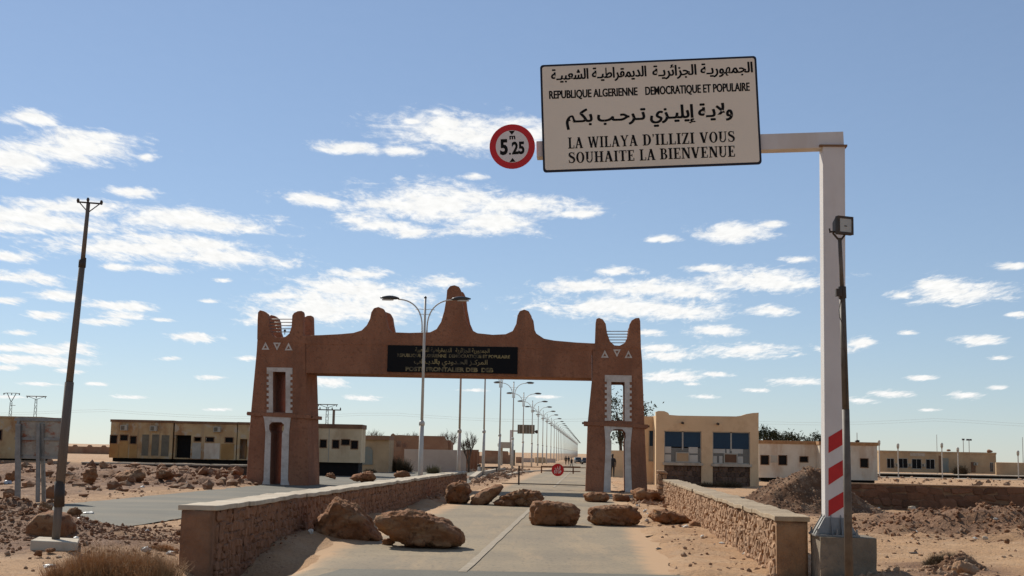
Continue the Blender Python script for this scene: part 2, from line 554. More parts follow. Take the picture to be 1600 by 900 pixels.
def _drift_nodes(m):
    """sand blown over the edges of the asphalt"""
    n, l = m.node_tree.nodes, m.node_tree.links
    b = n['Principled BSDF']
    old = b.inputs['Base Color'].links[0].from_socket
    a = n.new('ShaderNodeAttribute')
    a.attribute_name = 'drift'
    g = n.new('ShaderNodeNewGeometry')
    tn = n.new('ShaderNodeTexNoise')
    tn.inputs['Scale'].default_value = 1.3
    tn.inputs['Detail'].default_value = 9
    tn.inputs['Roughness'].default_value = .68
    l.new(g.outputs['Position'], tn.inputs['Vector'])
    ad = n.new('ShaderNodeMath')
    ad.operation = 'ADD'
    l.new(a.outputs['Fac'], ad.inputs[0])
    l.new(tn.outputs['Fac'], ad.inputs[1])
    r = n.new('ShaderNodeMapRange')
    r.interpolation_type = 'SMOOTHSTEP'
    r.inputs[1].default_value = .62
    r.inputs[2].default_value = 1.15
    l.new(ad.outputs[0], r.inputs[0])
    x = n.new('ShaderNodeMix')
    x.data_type = 'RGBA'
    l.new(r.outputs[0], x.inputs['Factor'])
    l.new(old, x.inputs['A'])
    x.inputs['B'].default_value = (.46, .285, .15, 1)
    l.new(x.outputs['Result'], b.inputs['Base Color'])


_drift_nodes(m_asphalt)


def gauss(x, y, cx, cy, sx, sy):
    return math.exp(-((x - cx) / sx) ** 2 - ((y - cy) / sy) ** 2)


def base_h(x, y):
    t = x - xc(y)
    h = 0.0
    # bank and levelled platform left of the side road
    h += (.42 * sm(57, 72, y) + .22 * sm(76.4, 77.2, y)) * sm(12.6, 15.8, -t - 7 * sm(62, 78, y)) * (1 - .6 * sm(100, 160, y))
    h += .35 * sm(10.2, 13.2, -t) * sm(26, 29, y) * (1 - sm(29, 36, y)) * 0.7
    # rubble mound between the leaning pole and the side road
    h += .74 * gauss(x, y, -10.8, 25.3, 2.2, 1.3) + .42 * gauss(x, y, -8.7, 23.2, 1.5, 1.4) + .80 * gauss(x, y, -14.0, 27.0, 2.4, 2.4)
    h += .20 * gauss(x, y, -6.3, 20.8, 1.5, 1.8)
    # hollow on the inner side of the left parapet
    h -= .42 * gauss(x, y, -3.95, 19.9, .75, 1.9)
    h += .10 * gauss(x, y, -3.3, 24.6, 1.1, 1.6)
    # right side
    h += .55 * gauss(x, y, 11.9, 32.5, 1.9, 1.7) + .40 * gauss(x, y, 14.2, 31.0, 2.4, 1.2) + .25 * gauss(x, y, 9.6, 34.0, 1.2, 1.2)
    h += .16 * gauss(x, y, 5.9, 18.6, .8, 1.2)
    # the road dips beyond the lamps
    h -= .8 * sm(150, 225, y) * sm(-4.5, -1.0, t) * (1 - sm(14, 30, t))
    # raised median beyond the gateway
    h += .28 * gauss(t, y, -5.4, 82, 1.5, 9) + .28 * gauss(t, y, -5.2, 105, 1.3, 14)
    return h


def side_edges(y):
    """left and right limit (x) of the grey side road"""
    l = xc(y) - 13.4 - 7 * sm(66, 80, y)
    r = xc(y) - 8.05 + 1.2 * sm(36, 26, y) * 0
    if y > 34:
        r = xc(y) - 4.75 + 0.0
        if y < 40:
            r = xc(y) - 8.05 + 3.3 * sm(34, 40, y)
    return l, r


def on_road(x, y):
    t = x - xc(y)
    if 8 < y < 900 and -3.4 < t < 3.35:
        return True
    if 25 < y < 112:
        l, r = side_edges(y)
        if l < x < r:
            return True
    return False


def ground(x, y):
    h = base_h(x, y)
    t = x - xc(y)
    rm = sm(2.75, 3.5, abs(t + .02)) if 8 < y < 900 else 1
    if 25 < y < 112:
        l, r = side_edges(y)
        d = max(l - x, x - r)
        rm = min(rm, sm(-.5, .5, d))
    a = .045 + .30 * sm(13.2, 15.5, -t - 5 * sm(62, 78, y)) * sm(54, 60, y) * (1 - sm(73, 76, y)) + .05 * sm(10.5, 13, -t) * sm(30, 42, y) * (1 - sm(76, 82, y)) + .20 * gauss(x, y, -10.5, 24.7, 3.6, 2.0) + .26 * gauss(x, y, 12.5, 32, 4, 2.4)
    if y < 130:
        nn = noise.fractal(Vector((x * .9, y * .9, 0)), 1.0, 2.1, 5)
        n2 = noise.fractal(Vector((x * 3.1, y * 3.1, 5)), .8, 2.1, 3)
        h += rm * a * (nn + .45 * n2)
    else:
        h += rm * .05 * noise.noise(Vector((x * .05, y * .05, 0)))
    dr = 0.0
    if 15 < y < 46:
        dr = .17 * math.exp(-((t + 3.45) / .85) ** 2) * (.55 + .8 * noise.fractal(Vector((x * .6, y * .45, 2)), 1, 2, 4)) + .10 * math.exp(-((t - 3.6) / .7) ** 2) * (.4 + .8 * noise.fractal(Vector((x * .6, y * .45, 8)), 1, 2, 4))
        dr *= sm(18.0, 19.5, y)
    return h - .05 * (1 - rm) + .012 * rm + dr


def soil(x, y):
    """how much broken reddish soil covers the sand here"""
    if y > 140 or y < 10:
        return 0.0
    t = x - xc(y)
    k = gauss(x, y, -10.6, 24.6, 3.8, 2.6) * 1.3 + .9 * gauss(x, y, -7.0, 21.2, 1.6, 1.6) + 1.3 * sm(13.2, 15, -t - 5 * sm(62, 78, y)) * sm(52, 58, y) * (1 - sm(75, 78, y)) + .45 * sm(13.4, 17, -t) * sm(36, 44, y) * (1 - sm(52, 58, y)) + .6 * gauss(x, y, -17.5, 36, 4, 6) + 1.2 * gauss(x, y, 12.4, 32.3, 3.6, 2.2) + gauss(x, y, 9.8, 42, 3.2, 2.6) + gauss(t, y, -5.3, 90, 1.6, 24) + .8 * gauss(x, y, 7.3, 21.3, .9, .9) + .6 * gauss(x, y, 6.4, 18.9, 1.0, 1.0)
    return max(0.0, min(1.0, 1.9 * k * (.9 + .55 * noise.fractal(Vector((x * .8, y * .8, 3)), .9, 2.1, 4))))


def build_ground():
    def axis(segs):
        out = [segs[0][0]]
        for (a, b, st) in segs:
            n = max(1, round((b - a) / st))
            out += [a + (b - a) * (i + 1) / n for i in range(n)]
        return out
    xs = axis([(-6000, -1500, 1500), (-1500, -300, 300), (-300, -100, 40), (-100, -40, 6), (-40, -20, 1), (-20, 18, .17), (18, 36, .8), (36, 100, 6), (100, 300, 40), (300, 1500, 300), (1500, 6000, 1500)])
    ys = axis([(-1500, -100, 350), (-100, 0, 20), (0, 14, 2), (14, 36, .15), (36, 60, .3), (60, 100, .8), (100, 160, 3), (160, 320, 8), (320, 1000, 60), (1000, 9000, 1000)])
    vs = []
    for y in ys:
        for x in xs:
            vs.append((x, y, ground(x, y)))
    nx = len(xs)
    fs = [(j * nx + i, j * nx + i + 1, (j + 1) * nx + i + 1, (j + 1) * nx + i) for j in range(len(ys) - 1) for i in range(nx - 1)]
    mb = MB()
    mb.v = [Vector(v) for v in vs]
    mb.f = fs
    o = mb.build('ground', m_sand, smooth=True, recalc=False)
    at_ = o.data.attributes.new('soil', 'FLOAT', 'POINT')
    at_.data.foreach_set('value', [soil(v[0], v[1]) for v in vs])
    o['kind'] = 'structure'


def strip(name, m, lfun, rfun, y0, y1, dz, cols=8, st=.5, wob=0.0, seed=0):
    mb = MB()
    ys = []
    y = y0
    while y < y1:
        ys.append(y)
        y += st * max(1, y / 60)
    ys.append(y1)
    for y in ys:
        l, r = lfun(y), rfun(y)
        if wob:
            l += wob * noise.fractal(Vector((y * .7, seed, 0)), 1, 2, 4)
            r += wob * noise.fractal(Vector((y * .7, seed + 9, 0)), 1, 2, 4)
        for i in range(cols + 1):
            x = l + (r - l) * i / cols
            mb.v.append(Vector((x, y, base_h(x, y) + dz)))
    for j in range(len(ys) - 1):
        for i in range(cols):
            a = j * (cols + 1) + i
            mb.f.append((a, a + 1, a + cols + 2, a + cols + 1))
    o = mb.build(name, m, smooth=True, recalc=False)
    o['kind'] = 'structure'
    at_ = o.data.attributes.new('drift', 'FLOAT', 'POINT')
    vals = []
    for v in mb.v:
        l, r = lfun(v.y), rfun(v.y)
        e = min(v.x - l, r - v.x)
        k = sm(1.5, .1, e) if v.x - l < r - v.x else sm(.9, .0, e)
        vals.append(k * .9)
    at_.data.foreach_set('value', vals)
    return o


build_ground()
strip('side_road', m_asphalt2, lambda y: side_edges(y)[0], lambda y: side_edges(y)[1], 25.5, 112, .004, st=.4, wob=.22, seed=3)
strip('road', m_asphalt, lambda y: xc(y) - 3.25, lambda y: xc(y) + 3.2, 4, 900, .010, cols=26, st=.4, wob=.28, seed=1)
strip('road_apron', m_asphalt2, lambda y: xc(y) - 3.5 - .0 * y, lambda y: xc(y) + 3.3, 4, 19.1, .016, st=.3, wob=.1, seed=5)
strip('road_marking', m_line, lambda y: xc(y) - .065, lambda y: xc(y) + .065, 18.9, 52, .022, cols=1, st=.3, wob=.015, seed=6)
strip('road_marking', m_line, lambda y: xc(y) - .065, lambda y: xc(y) + .065, 66, 140, .022, cols=1, st=.5, wob=.01, seed=6)


def crack(name, pts, w, m):
    mb = MB()
    for i in range(len(pts) - 1):
        (x0, y0), (x1, y1) = pts[i], pts[i + 1]
        L = math.hypot(x1 - x0, y1 - y0)
        nx, ny = -(y1 - y0) / L * w, (x1 - x0) / L * w
        mb.add([(x0 - nx, y0 - ny, base_h(x0, y0) + .0235), (x1 - nx, y1 - ny, base_h(x1, y1) + .0235), (x1 + nx, y1 + ny, base_h(x1, y1) + .0235), (x0 + nx, y0 + ny, base_h(x0, y0) + .0235)], [(0, 1, 2, 3)])
    o = mb.build(name, m, recalc=False)
    o['kind'] = 'structure'


m_crack = mat('road_crack_fill', (.13, .105, .08), (.17, .135, .10), 8, .95, 0)
rgk = random.Random(12)
crack('road_joint', [(xc(19.12) - 3.5 + 6.8 * i / 30, 19.12 + .012 * rgk.uniform(-1, 1)) for i in range(31)], .012, m_crack)
for (sx_, sy_, dx_, n_) in ((-2.2, 21.5, 1, 9), (1.2, 24.5, -1, 7), (.4, 29.5, 1, 9), (-2.8, 35, 1, 12), (1.0, 20.3, 1, 6)):
    p_, q_ = [], (xc(sy_) + sx_, sy_)
    for i in range(n_):
        p_.append(q_)
        q_ = (q_[0] + dx_ * rgk.uniform(.1, .28), q_[1] + rgk.uniform(-.16, .22))
    crack('road_crack', p_, .006, m_crack)


# ------------------------------------------------------------------ rocks
def ico(sub):
    bm = bmesh.new()
    bmesh.ops.create_icosphere(bm, subdivisions=sub, radius=1)
    vs = [v.co.copy() for v in bm.verts]
    fs = [tuple(v.index for v in f.verts) for f in bm.faces]
    bm.free()
    return vs, fs


ICO = {k: ico(k) for k in (1, 2, 3, 4, 5)}


def hull_planes(pts):
    bm = bmesh.new()
    for p in pts:
        bm.verts.new(p)
    r = bmesh.ops.convex_hull(bm, input=bm.verts)
    bmesh.ops.recalc_face_normals(bm, faces=bm.faces)
    c = sum((Vector(p) for p in pts), Vector()) / len(pts)
    pl = []
    for f in bm.faces:
        n = f.normal.copy()
        d = n.dot(f.verts[0].co - c)
        if d < 0:
            n, d = -n, -d
        if d > 1e-5:
            pl.append((n, d))
    bm.free()
    return c, pl


def rock_mesh(name, pts, sub, amp, seed, m, freq=2.0, fine=.3):
    """a rock whose body follows the convex hull of pts, roughened"""
    c, pl = hull_planes(pts)
    vs, fs = ICO[sub]
    out = []
    size = max((Vector(p) - c).length for p in pts)
    off = Vector((seed * 3.7, seed * 1.3, seed * 2.9))
    bax = Vector((.35 * sin(seed), .3 * cos(seed * 1.7), 1)).normalized()
    for d in vs:
        r = 1e9
        for n, dd in pl:
            q = n.dot(d)
            if q > 1e-4:
                r = min(r, dd / q)
        p = d * r
        u = p / size * freq + off
        u = u + noise.noise_vector(u * .8) * .5
        k = noise.fractal(u, .9, 2.1, 5)
        # chipped facets: cell noise gives flat broken planes with sharp steps
        dd_, pts_ = noise.voronoi(u * 1.15, distance_metric='DISTANCE')
        fac = (u * 1.15 - pts_[0]).dot((pts_[0] - pts_[1]).normalized())
        rid = dd_[1] - dd_[0]
        k2 = noise.fractal(p / size * freq * 5 + off, .6, 2.2, 4)
        # tilted bedding planes step the surface
        bed = noise.noise(Vector((p.dot(bax) / size * 5.5 + .4 * noise.noise(p / size * 2 + off), seed * 1.7, 0)))
        out.append(p * (1 + amp * .75 * k + amp * 1.15 * fac + amp * .6 * bed - amp * .9 * max(0, 1 - rid * 5)) + d * size * amp * fine * 1.5 * k2)
    me = bpy.data.meshes.new(name)
    me.from_pydata([tuple(p) for p in out], [], fs)
    me.materials.append(m)
    me.polygons.foreach_set('use_smooth', [True] * len(me.polygons))
    me.update()
    return me, c


def silhouette_rock(name, label, cat, poly, d, depth, seed, m=None, sub=4, amp=.06, group=None, shift=0.0, top_in=.75):
    """poly: outline of the rock as seen in the photo, built at distance d with a real thickness"""
    pts = []
    w = [at(x, y, d) for x, y in poly]
    cx = sum((p for p in w), Vector()) / len(w)
    for p in w:
        pts.append(p)
        for s, k in ((-.5, top_in), (.5, top_in), (-.3, .93), (.3, .93)):
            q = cx + (p - cx) * k
            pts.append(q + Vector((0, depth * s, 0)))
    me, c = rock_mesh(name, pts, sub, amp, seed, m or m_rock)
    o = bpy.data.objects.new(name, me)
    COL.objects.link(o)
    # let it bed into the ground it lies on
    low = min(v.co.z for v in me.vertices) + c.z
    c = c - Vector((0, 0, max(0.0, low - base_h(c.x, c.y)) + .05))
    o.location = c
    WLOC[o.name] = c
    return tag(o, label, cat, group)


def free_rock(name, label, cat, x, y, w, dep, h, seed, m=None, sub=3, amp=.08, group=None, sink=.12, z=None):
    rg = random.Random(seed)
    pts = []
    for i in range(14):
        a = rg.uniform(0, 2 * pi)
        e = rg.uniform(-.9, 1)
        pts.append(Vector((cos(a) * w / 2 * sqrt(1 - e * e * .7), sin(a) * dep / 2 * sqrt(1 - e * e * .7), e * h / 2)))
    pts += [Vector((w / 2, 0, 0)), Vector((-w / 2, 0, 0)), Vector((0, dep / 2, 0)), Vector((0, -dep / 2, 0))]
    me, c = rock_mesh(name, pts, sub, amp, seed, m or m_rock)
    o = bpy.data.objects.new(name, me)
    COL.objects.link(o)
    zz = ground(x, y) if z is None else z
    o.location = (x, y, zz + h / 2 * (1 - sink * 2))
    WLOC[o.name] = o.location.copy()
    return tag(o, label, cat, group)


def px_rock(label, x0, x1, yt, yb, seed, z=None, name='boulder', cat='boulder', m=None, dr=.7, sub=4, group=None, amp=.13):
    """rock standing on the ground, its foot at row yb"""
    p = onz((x0 + x1) / 2, yb, 0)
    for _ in range(6):
        p = onz((x0 + x1) / 2, yb, ground(p.x, p.y))
    k = p.y / FPX
    w, h = (x1 - x0) * k, (yb - yt) * k
    return free_rock(name, label, cat, p.x, p.y + w * dr / 2, w, w * dr, h * 1.12, seed, m, sub, amp, group, .06)


BR = 'boulder'
silhouette_rock(BR, 'tall reddish slab leaning against the left parapet, its pale edge running up to a point', BR,
                [(524, 771), (531, 775), (545, 782), (563, 786), (585, 810), (603, 842), (560, 856), (510, 848), (484, 836), (492, 812)], 24.6, 1.0, 3, sub=5, amp=0.088)
silhouette_rock(BR, 'biggest boulder on the road, wedge-shaped, propped on small stones beside the leaning slab', BR,
                [(584, 812), (592, 800), (612, 794), (640, 792), (668, 797), (702, 806), (718, 821), (731, 836), (727, 852), (690, 854), (640, 853), (606, 834), (588, 822)], 23.6, .95, 5, sub=5, amp=0.088)
px_rock('small round stone at the left foot of the wedge-shaped boulder', 595, 617, 840, 857, 11, name='stone', cat='stone', z=0)
px_rock('small dark stone wedged under the middle of the wedge-shaped boulder', 652, 690, 832, 856, 12, name='stone', cat='stone', z=0)
silhouette_rock(BR, 'dark upright boulder at the far end of the left parapet', BR,
                [(697, 760), (703, 753), (718, 750), (725, 747), (735, 754), (738, 763), (735, 780), (725, 788), (698, 787), (693, 778)], 43.5, 1.2, 21, m=m_rock, sub=4, amp=0.158)
silhouette_rock(BR, 'flat pale-topped slab tilted up to the right, beside the dark upright boulder', BR,
                [(734, 776), (750, 766), (772, 755), (786, 752), (788, 760), (776, 774), (757, 790), (741, 791), (735, 785)], 43.0, 1.1, 23, sub=4, amp=0.105)
silhouette_rock(BR, 'long low boulder with a cracked pale top, right of the tilted slab', BR,
                [(768, 783), (785, 771), (806, 764), (838, 763), (850, 772), (849, 784), (832, 792), (776, 791)], 42.5, 1.2, 27, sub=5, amp=0.170)
silhouette_rock(BR, 'blocky loaf-shaped boulder standing on the centre line of the road', BR,
                [(827, 784), (832, 778), (855, 778), (878, 780), (900, 784), (908, 797), (905, 812), (893, 820), (832, 819), (826, 806)], 31.6, .9, 31, sub=5, amp=0.079)
silhouette_rock(BR, 'oblong boulder with a chipped pale top, between the centre line and the right shoulder', BR,
                [(917, 795), (922, 789), (940, 786), (985, 786), (999, 791), (1003, 804), (998, 815), (975, 821), (930, 818), (917, 809)], 32.2, .9, 37, sub=5, amp=0.096)
silhouette_rock(BR, 'low pointed rock lying on the sand shoulder near the right parapet', BR,
                [(1012, 799), (1024, 792), (1040, 792), (1060, 797), (1088, 808), (1080, 813), (1050, 817), (1020, 812)], 33.6, .8, 41, sub=4, amp=0.158)
silhouette_rock(BR, 'small flat rock at the foot of the right parapet, touching the pointed rock', BR,
                [(1072, 813), (1085, 809), (1100, 814), (1113, 822), (1106, 827), (1080, 824)], 32.4, .5, 43, sub=3, amp=0.158)
silhouette_rock(BR, 'orange-brown flat rock in front of the right gate tower, nearest the road', BR,
                [(911, 768), (925, 764), (950, 766), (954, 773), (948, 780), (920, 782), (912, 776)], 47.5, 1.1, 47, sub=4, amp=0.140)
silhouette_rock(BR, 'small brown rock between the flat rock and the rubble-topped slab at the right tower', BR,
                [(955, 769), (965, 767), (984, 771), (986, 781), (958, 782)], 48.5, .8, 49, sub=3, amp=0.170)
silhouette_rock(BR, 'broad slab covered with rubble, lying before the right end of the gateway', BR,
                [(985, 763), (1000, 760), (1025, 764), (1036, 769), (1030, 778), (1008, 786), (994, 781), (986, 772)], 48.0, 1.4, 53, sub=4, amp=0.170)
px_rock('brown rock tucked between the rubble-topped slab and the right parapet end', 1020, 1044, 773, 786, 54, z=0)
px_rock('upright orange boulder at the right foot of the left gate tower', 498, 513, 722, 744, 61, dr=.9)
px_rock('low orange boulder just right of the left gate tower', 507, 525, 738, 751, 62, dr=.9)
px_rock('wide red boulder showing above the left parapet near the gateway', 546, 592, 733, 757, 63, dr=.5)
px_rock('small red boulder showing above the left parapet beside the nearest lamp post', 614, 642, 734, 752, 64, dr=.5)
silhouette_rock(BR, 'large round-backed boulder behind the foot of the leaning pole', BR,
                [(44, 822), (52, 806), (68, 795), (90, 792), (108, 800), (117, 815), (116, 838), (80, 844), (46, 838)], 22.4, .8, 71, sub=4, amp=.05)
px_rock('egg-shaped reddish stone on the mound above the round-backed boulder', 53, 78, 784, 806, 72)
px_rock('angular dark red stone on the mound right of the leaning pole', 98, 124, 792, 810, 73)
px_rock('small round stone in front of the white pole footing', 51, 66, 860, 872, 74, name='stone', cat='stone')
px_rock('small flat stone in front of the right half of the pole footing', 66, 84, 864, 873, 75, name='stone', cat='stone')
px_rock('pale rounded boulder in front of the dark scrub heap, lower right', 1487, 1537, 877, 902, 76, dr=.6, m=m_gravel)
px_rock('round brown boulder among the rubble left of the long cabin', 126, 152, 716, 746, 77)
px_rock('pale rock in the rubble bank below the corner of the long cabin', 152, 168, 727, 744, 78, m=m_gravel)
px_rock('wide dark red rock in the middle of the left rubble bank', 175, 228, 732, 758, 79)
px_rock('orange block of rubble near the left gate tower', 352, 372, 730, 745, 80)
px_rock('brown rock at the left picture edge on the rubble bank', 2, 22, 738, 756, 81)
px_rock('flat red rock in the right half of the left rubble bank', 236, 270, 738, 756, 82)
px_rock('pale stone near the kerb of the left rubble bank', 275, 300, 741, 752, 83, m=m_gravel)
px_rock('white stone at the edge of the dirt mound below the long stone wall', 1420, 1436, 790, 800, 84, name='stone', cat='stone', m=m_cap)
px_rock('pale flat rock at the foot of the stone wall near the right picture edge', 1572, 1600, 790, 800, 85, m=m_cap)
px_rock('round grey rock behind the right dirt mound', 1548, 1562, 789, 803, 86, m=m_conc)
px_rock('small white rock lying alone on the open sand at right', 1535, 1546, 836, 844, 87, name='stone', cat='stone', m=m_cap)
px_rock('small orange rock lying right of the white one on the open sand', 1571, 1581, 846, 855, 88, name='stone', cat='stone')
px_rock('reddish stone leaning at the end of the left parapet', 273, 290, 826, 838, 89, name='stone', cat='stone')

# rubble nobody could count: one object per area
def scatter(name, label_cat, spots, seed, m, smin, smax, flat=.6, power=2.2):
    rg = random.Random(seed)
    vs, fs = ICO[1]
    mb = MB()
    protos = []
    for k in range(12):
        off = Vector((k * 5.1, k * 2.3, k))
        protos.append([Vector((v.x, v.y, v.z)) * (1 + .75 * noise.noise(v * 1.5 + off)) for v in vs])
    for (x, y) in spots(rg):
        s = smin + (smax - smin) * rg.random() ** (power * 2)
        p = rg.choice(protos)
        a = rg.uniform(0, 2 * pi)
        ca, sa = cos(a), sin(a)
        sx, sy, sz = s * rg.uniform(.7, 1.3), s * rg.uniform(.6, 1.1), s * rg.uniform(.5, 1.0) * flat / .6
        z = ground(x, y) + sz * .18
        b = len(mb.v)
        for v in p:
            X, Y = v.x * sx, v.y * sy
            mb.v.append(Vector((x + X * ca - Y * sa, y + X * sa + Y * ca, z + v.z * sz)))
        mb.f += [tuple(i + b for i in f) for f in fs]
    o = mb.build(name, m, recalc=False)
    o['kind'] = 'stuff'
    return tag(o, *label_cat)


def zone(n, fn):
    def g(rg):
        out = []
        while len(out) < n:
            x, y = fn(rg)
            if on_road(x, y) and rg.random() > .03:
                continue
            out.append((x, y))
        return out
    return g


scatter('rubble', ('loose reddish rubble covering the mound beside the leaning pole', 'rubble'),
        zone(14000, lambda r: (r.gauss(-10.3, 3.0), r.gauss(24.0, 1.9))), 1, m_rubd, .008, .05, power=1.6)
scatter('rubble', ('red and pale rubble strewn along the bank beyond the side road', 'rubble'),
        zone(3000, lambda r: ((lambda y: (xc(y) - 13.6 - abs(r.gauss(0, 7.5)) - 5 * sm(62, 74, y), y))(min(71.5, max(38, r.gauss(65, 5))) if r.random() < .8 else r.uniform(37, 62)))), 2, m_rubd, .015, .32, power=4.6)
scatter('rubble', ('brown rubble on the low dirt mounds below the long stone wall', 'rubble'),
        zone(4200, lambda r: (r.gauss(12.2, 2.6), r.gauss(32.0, 1.5))), 3, m_rubd, .010, .07, power=2.2)
scatter('gravel', ('small stones and pebbles scattered over the sand on both sides', 'gravel'),
        zone(11000, lambda r: (r.uniform(-14, 17), 15 + 33 * r.random() ** 1.3)), 4, m_gravel, .005, .055, power=3.6)
scatter('rubble', ('broken stones strewn on the median beyond the gateway', 'rubble'),
        zone(520, lambda r: ((lambda y: (xc(y) - 5.2 + r.gauss(0, 1.1), y))(r.uniform(66, 125)))), 5, m_gravel, .04, .26)
scatter('rubble', ('small rubble lying in front of the gateway across the road ends', 'rubble'),
        zone(320, lambda r: (r.choice((r.uniform(-3.2, .5), r.uniform(2.2, 6.0))), r.gauss(47, 2.2))), 6, m_gravel, .02, .14)
scatter('rubble', ('rubble along the foot of the distant ruined walls', 'rubble'),
        zone(500, lambda r: (r.uniform(-21, -3), r.gauss(113, 1.6))), 7, m_gravel, .05, .3)
scatter('rubble', ('pale rubble on the open ground behind the long stone wall', 'rubble'),
        zone(900, lambda r: (r.uniform(22, 60), r.uniform(60, 130))), 8, m_gravel, .04, .28)
scatter('gravel', ('pebbles gathered around the concrete plinth of the gantry', 'gravel'),
        zone(420, lambda r: (r.gauss(6.1, 1.0), r.gauss(19.2, 1.1))), 9, m_gravel, .008, .06)


scatter('scraps', ('tiny white and grey scraps of paper and plastic blown over the rubble', 'litter'),
        zone(170, lambda r: r.choice(((lambda y: (xc(y) - 13.6 - abs(r.gauss(0, 6)), y))(r.uniform(37, 72)), (r.gauss(-9, 3), r.gauss(23, 2)), (r.gauss(11, 4), r.gauss(36, 5)), (r.uniform(3.6, 5) - 1.8 + 2, r.uniform(20, 46))))), 12, m_plastic, .02, .10)


def mound(name, label, cx, cy, sx, sy, h, seed, m, rough=.12, group=None, clods=500, cs=.12):
    mb = MB()
    n = 60
    for j in range(n + 1):
        for i in range(n + 1):
            u, v = i / n * 2 - 1, j / n * 2 - 1
            x, y = cx + u * sx, cy + v * sy
            r = sqrt(u * u + v * v)
            k = max(0, 1 - r) ** 1.1 * (1 + .35 * noise.noise(Vector((u * 2 + seed, v * 2, 0))))
            z = ground(x, y) - .06 + h * k + min(1, k * 4) * rough * noise.fractal(Vector((x * 2.2, y * 2.2, seed)), .9, 2.1, 5)
            mb.v.append(Vector((x, y, z)))
    for j in range(n):
        for i in range(n):
            a = j * (n + 1) + i
            mb.f.append((a, a + 1, a + n + 2, a + n + 1))
    t = thing(name, label, 'dirt pile', (cx, cy, ground(cx, cy)), group)
    mb.build('earth', m, t, smooth=True, recalc=False)
    rg = random.Random(seed)
    vs, fs = ICO[1]
    c = MB()
    for _ in range(clods):
        a, r = rg.uniform(0, 2 * pi), sqrt(rg.random()) * .98
        i = round((cos(a) * r + 1) / 2 * n)
        j = round((sin(a) * r + 1) / 2 * n)
        p = mb.v[j * (n + 1) + i]
        s = cs * (.15 + rg.random() ** 3)
        b = len(c.v)
        off = Vector((rg.random() * 50, 0, 0))
        for v in vs:
            c.v.append(p + v * s * (1 + .5 * noise.noise(v * 1.2 + off)))
        c.f += [tuple(q + b for q in f) for f in fs]
    o = c.build('clods', m_gravel, t, recalc=False)
    o['kind'] = 'stuff'
    return t


mound('dirt_pile', 'large dark heap of stony earth behind the right parapet', 9.7, 42.5, 2.9, 2.2, 1.5, 3, m_dirt, .12, clods=2600, cs=.05)
mound('dirt_pile', 'small dark heap of earth and dry scrub on the sand, lower right', 7.35, 21.3, .62, .6, .30, 9, m_dirt, .10, clods=260, cs=.05)


# ------------------------------------------------------------------ low stone walls
def stone_variants():
    out = []
    rg = random.Random(5)
    for k in range(10):
        bm = bmesh.new()
        bmesh.ops.create_cube(bm, size=1)
        bmesh.ops.bevel(bm, geom=bm.edges[:], offset=.17, segments=1, affect='EDGES')
        sk_ = rg.uniform(-.22, .22)
        for v in bm.verts:
            v.co.x += sk_ * v.co.z
            v.co += Vector((rg.uniform(-.09, .09), rg.uniform(-.16, .16), rg.uniform(-.10, .10)))
        me = bpy.data.meshes.new('stone')
        bm.to_mesh(me)
        bm.free()
        out.append(me)
    return out


STV = stone_variants()
_stone_cache = {}


def stone_obj(parent, c, size, yaw, m, rg, name='stone'):
    k = rg.randrange(len(STV))
    key = (k, m.name)
    if key not in _stone_cache:
        me = STV[k].copy()
        me.name = 'stone'
        me.materials.append(m)
        _stone_cache[key] = me
    o = bpy.data.objects.new(name, _stone_cache[key])
    COL.objects.link(o)
    o.parent = parent
    o.location = Vector(c) - WLOC[parent.name]
    o.scale = size
    o.rotation_euler = (0, rg.uniform(-.16, .16), yaw + rg.uniform(-.05, .05))
    return o


def stone_face(parent, p0, p1, z0f, z1, nrm, m, seed, rows, lmin, lmax, limit=280, proud=.03):
    """irregular stones set in the wall face running p0 -> p1 (2D), facing nrm"""
    rg = random.Random(seed)
    p0, p1 = Vector(p0), Vector(p1)
    L = (p1 - p0).length
    d = (p1 - p0) / L
    yaw = atan2(d.y, d.x)
    cells = []
    H = z1 - z0f
    zz = [0]
    for r in range(rows):
        zz.append(zz[-1] + rg.uniform(.75, 1.25))
    zz = [z0f + H * v / zz[-1] for v in zz]
    for r in range(rows):
        s = -rg.uniform(0, lmax * .5)
        while s < L:
            w = rg.uniform(lmin, lmax)
            a, b = max(0, s), min(L, s + w)
            if b - a > .05:
                j_ = (zz[r + 1] - zz[r]) * .32
                cells.append((a, b, zz[r] + rg.uniform(-j_, j_), zz[r + 1] + rg.uniform(-j_, j_)))
            s += w
    cells.sort(key=lambda c: c[0])
    rest = MB()
    for i, (a, b, c, e) in enumerate(cells):
        mid = p0 + d * (a + b) / 2 + Vector(nrm) * (proud * rg.uniform(-.2, .9) - .03)
        size = ((b - a) * 1.04 - .008, .11, (e - c) * 1.04 - .008)
        if i < limit:
            stone_obj(parent, (mid.x, mid.y, (c + e) / 2), size, yaw, m, rg)
        else:
            me = STV[rg.randrange(len(STV))]
            M = Matrix.Translation((mid.x, mid.y, (c + e) / 2)) @ Matrix.Rotation(yaw, 4, 'Z') @ Matrix.Diagonal((*size, 1))
            rest.add([M @ v.co for v in me.vertices], [tuple(p.vertices) for p in me.polygons])
    if rest.v:
        o = rest.build('far_stones', m, parent, recalc=False)
        o['kind'] = 'stuff'


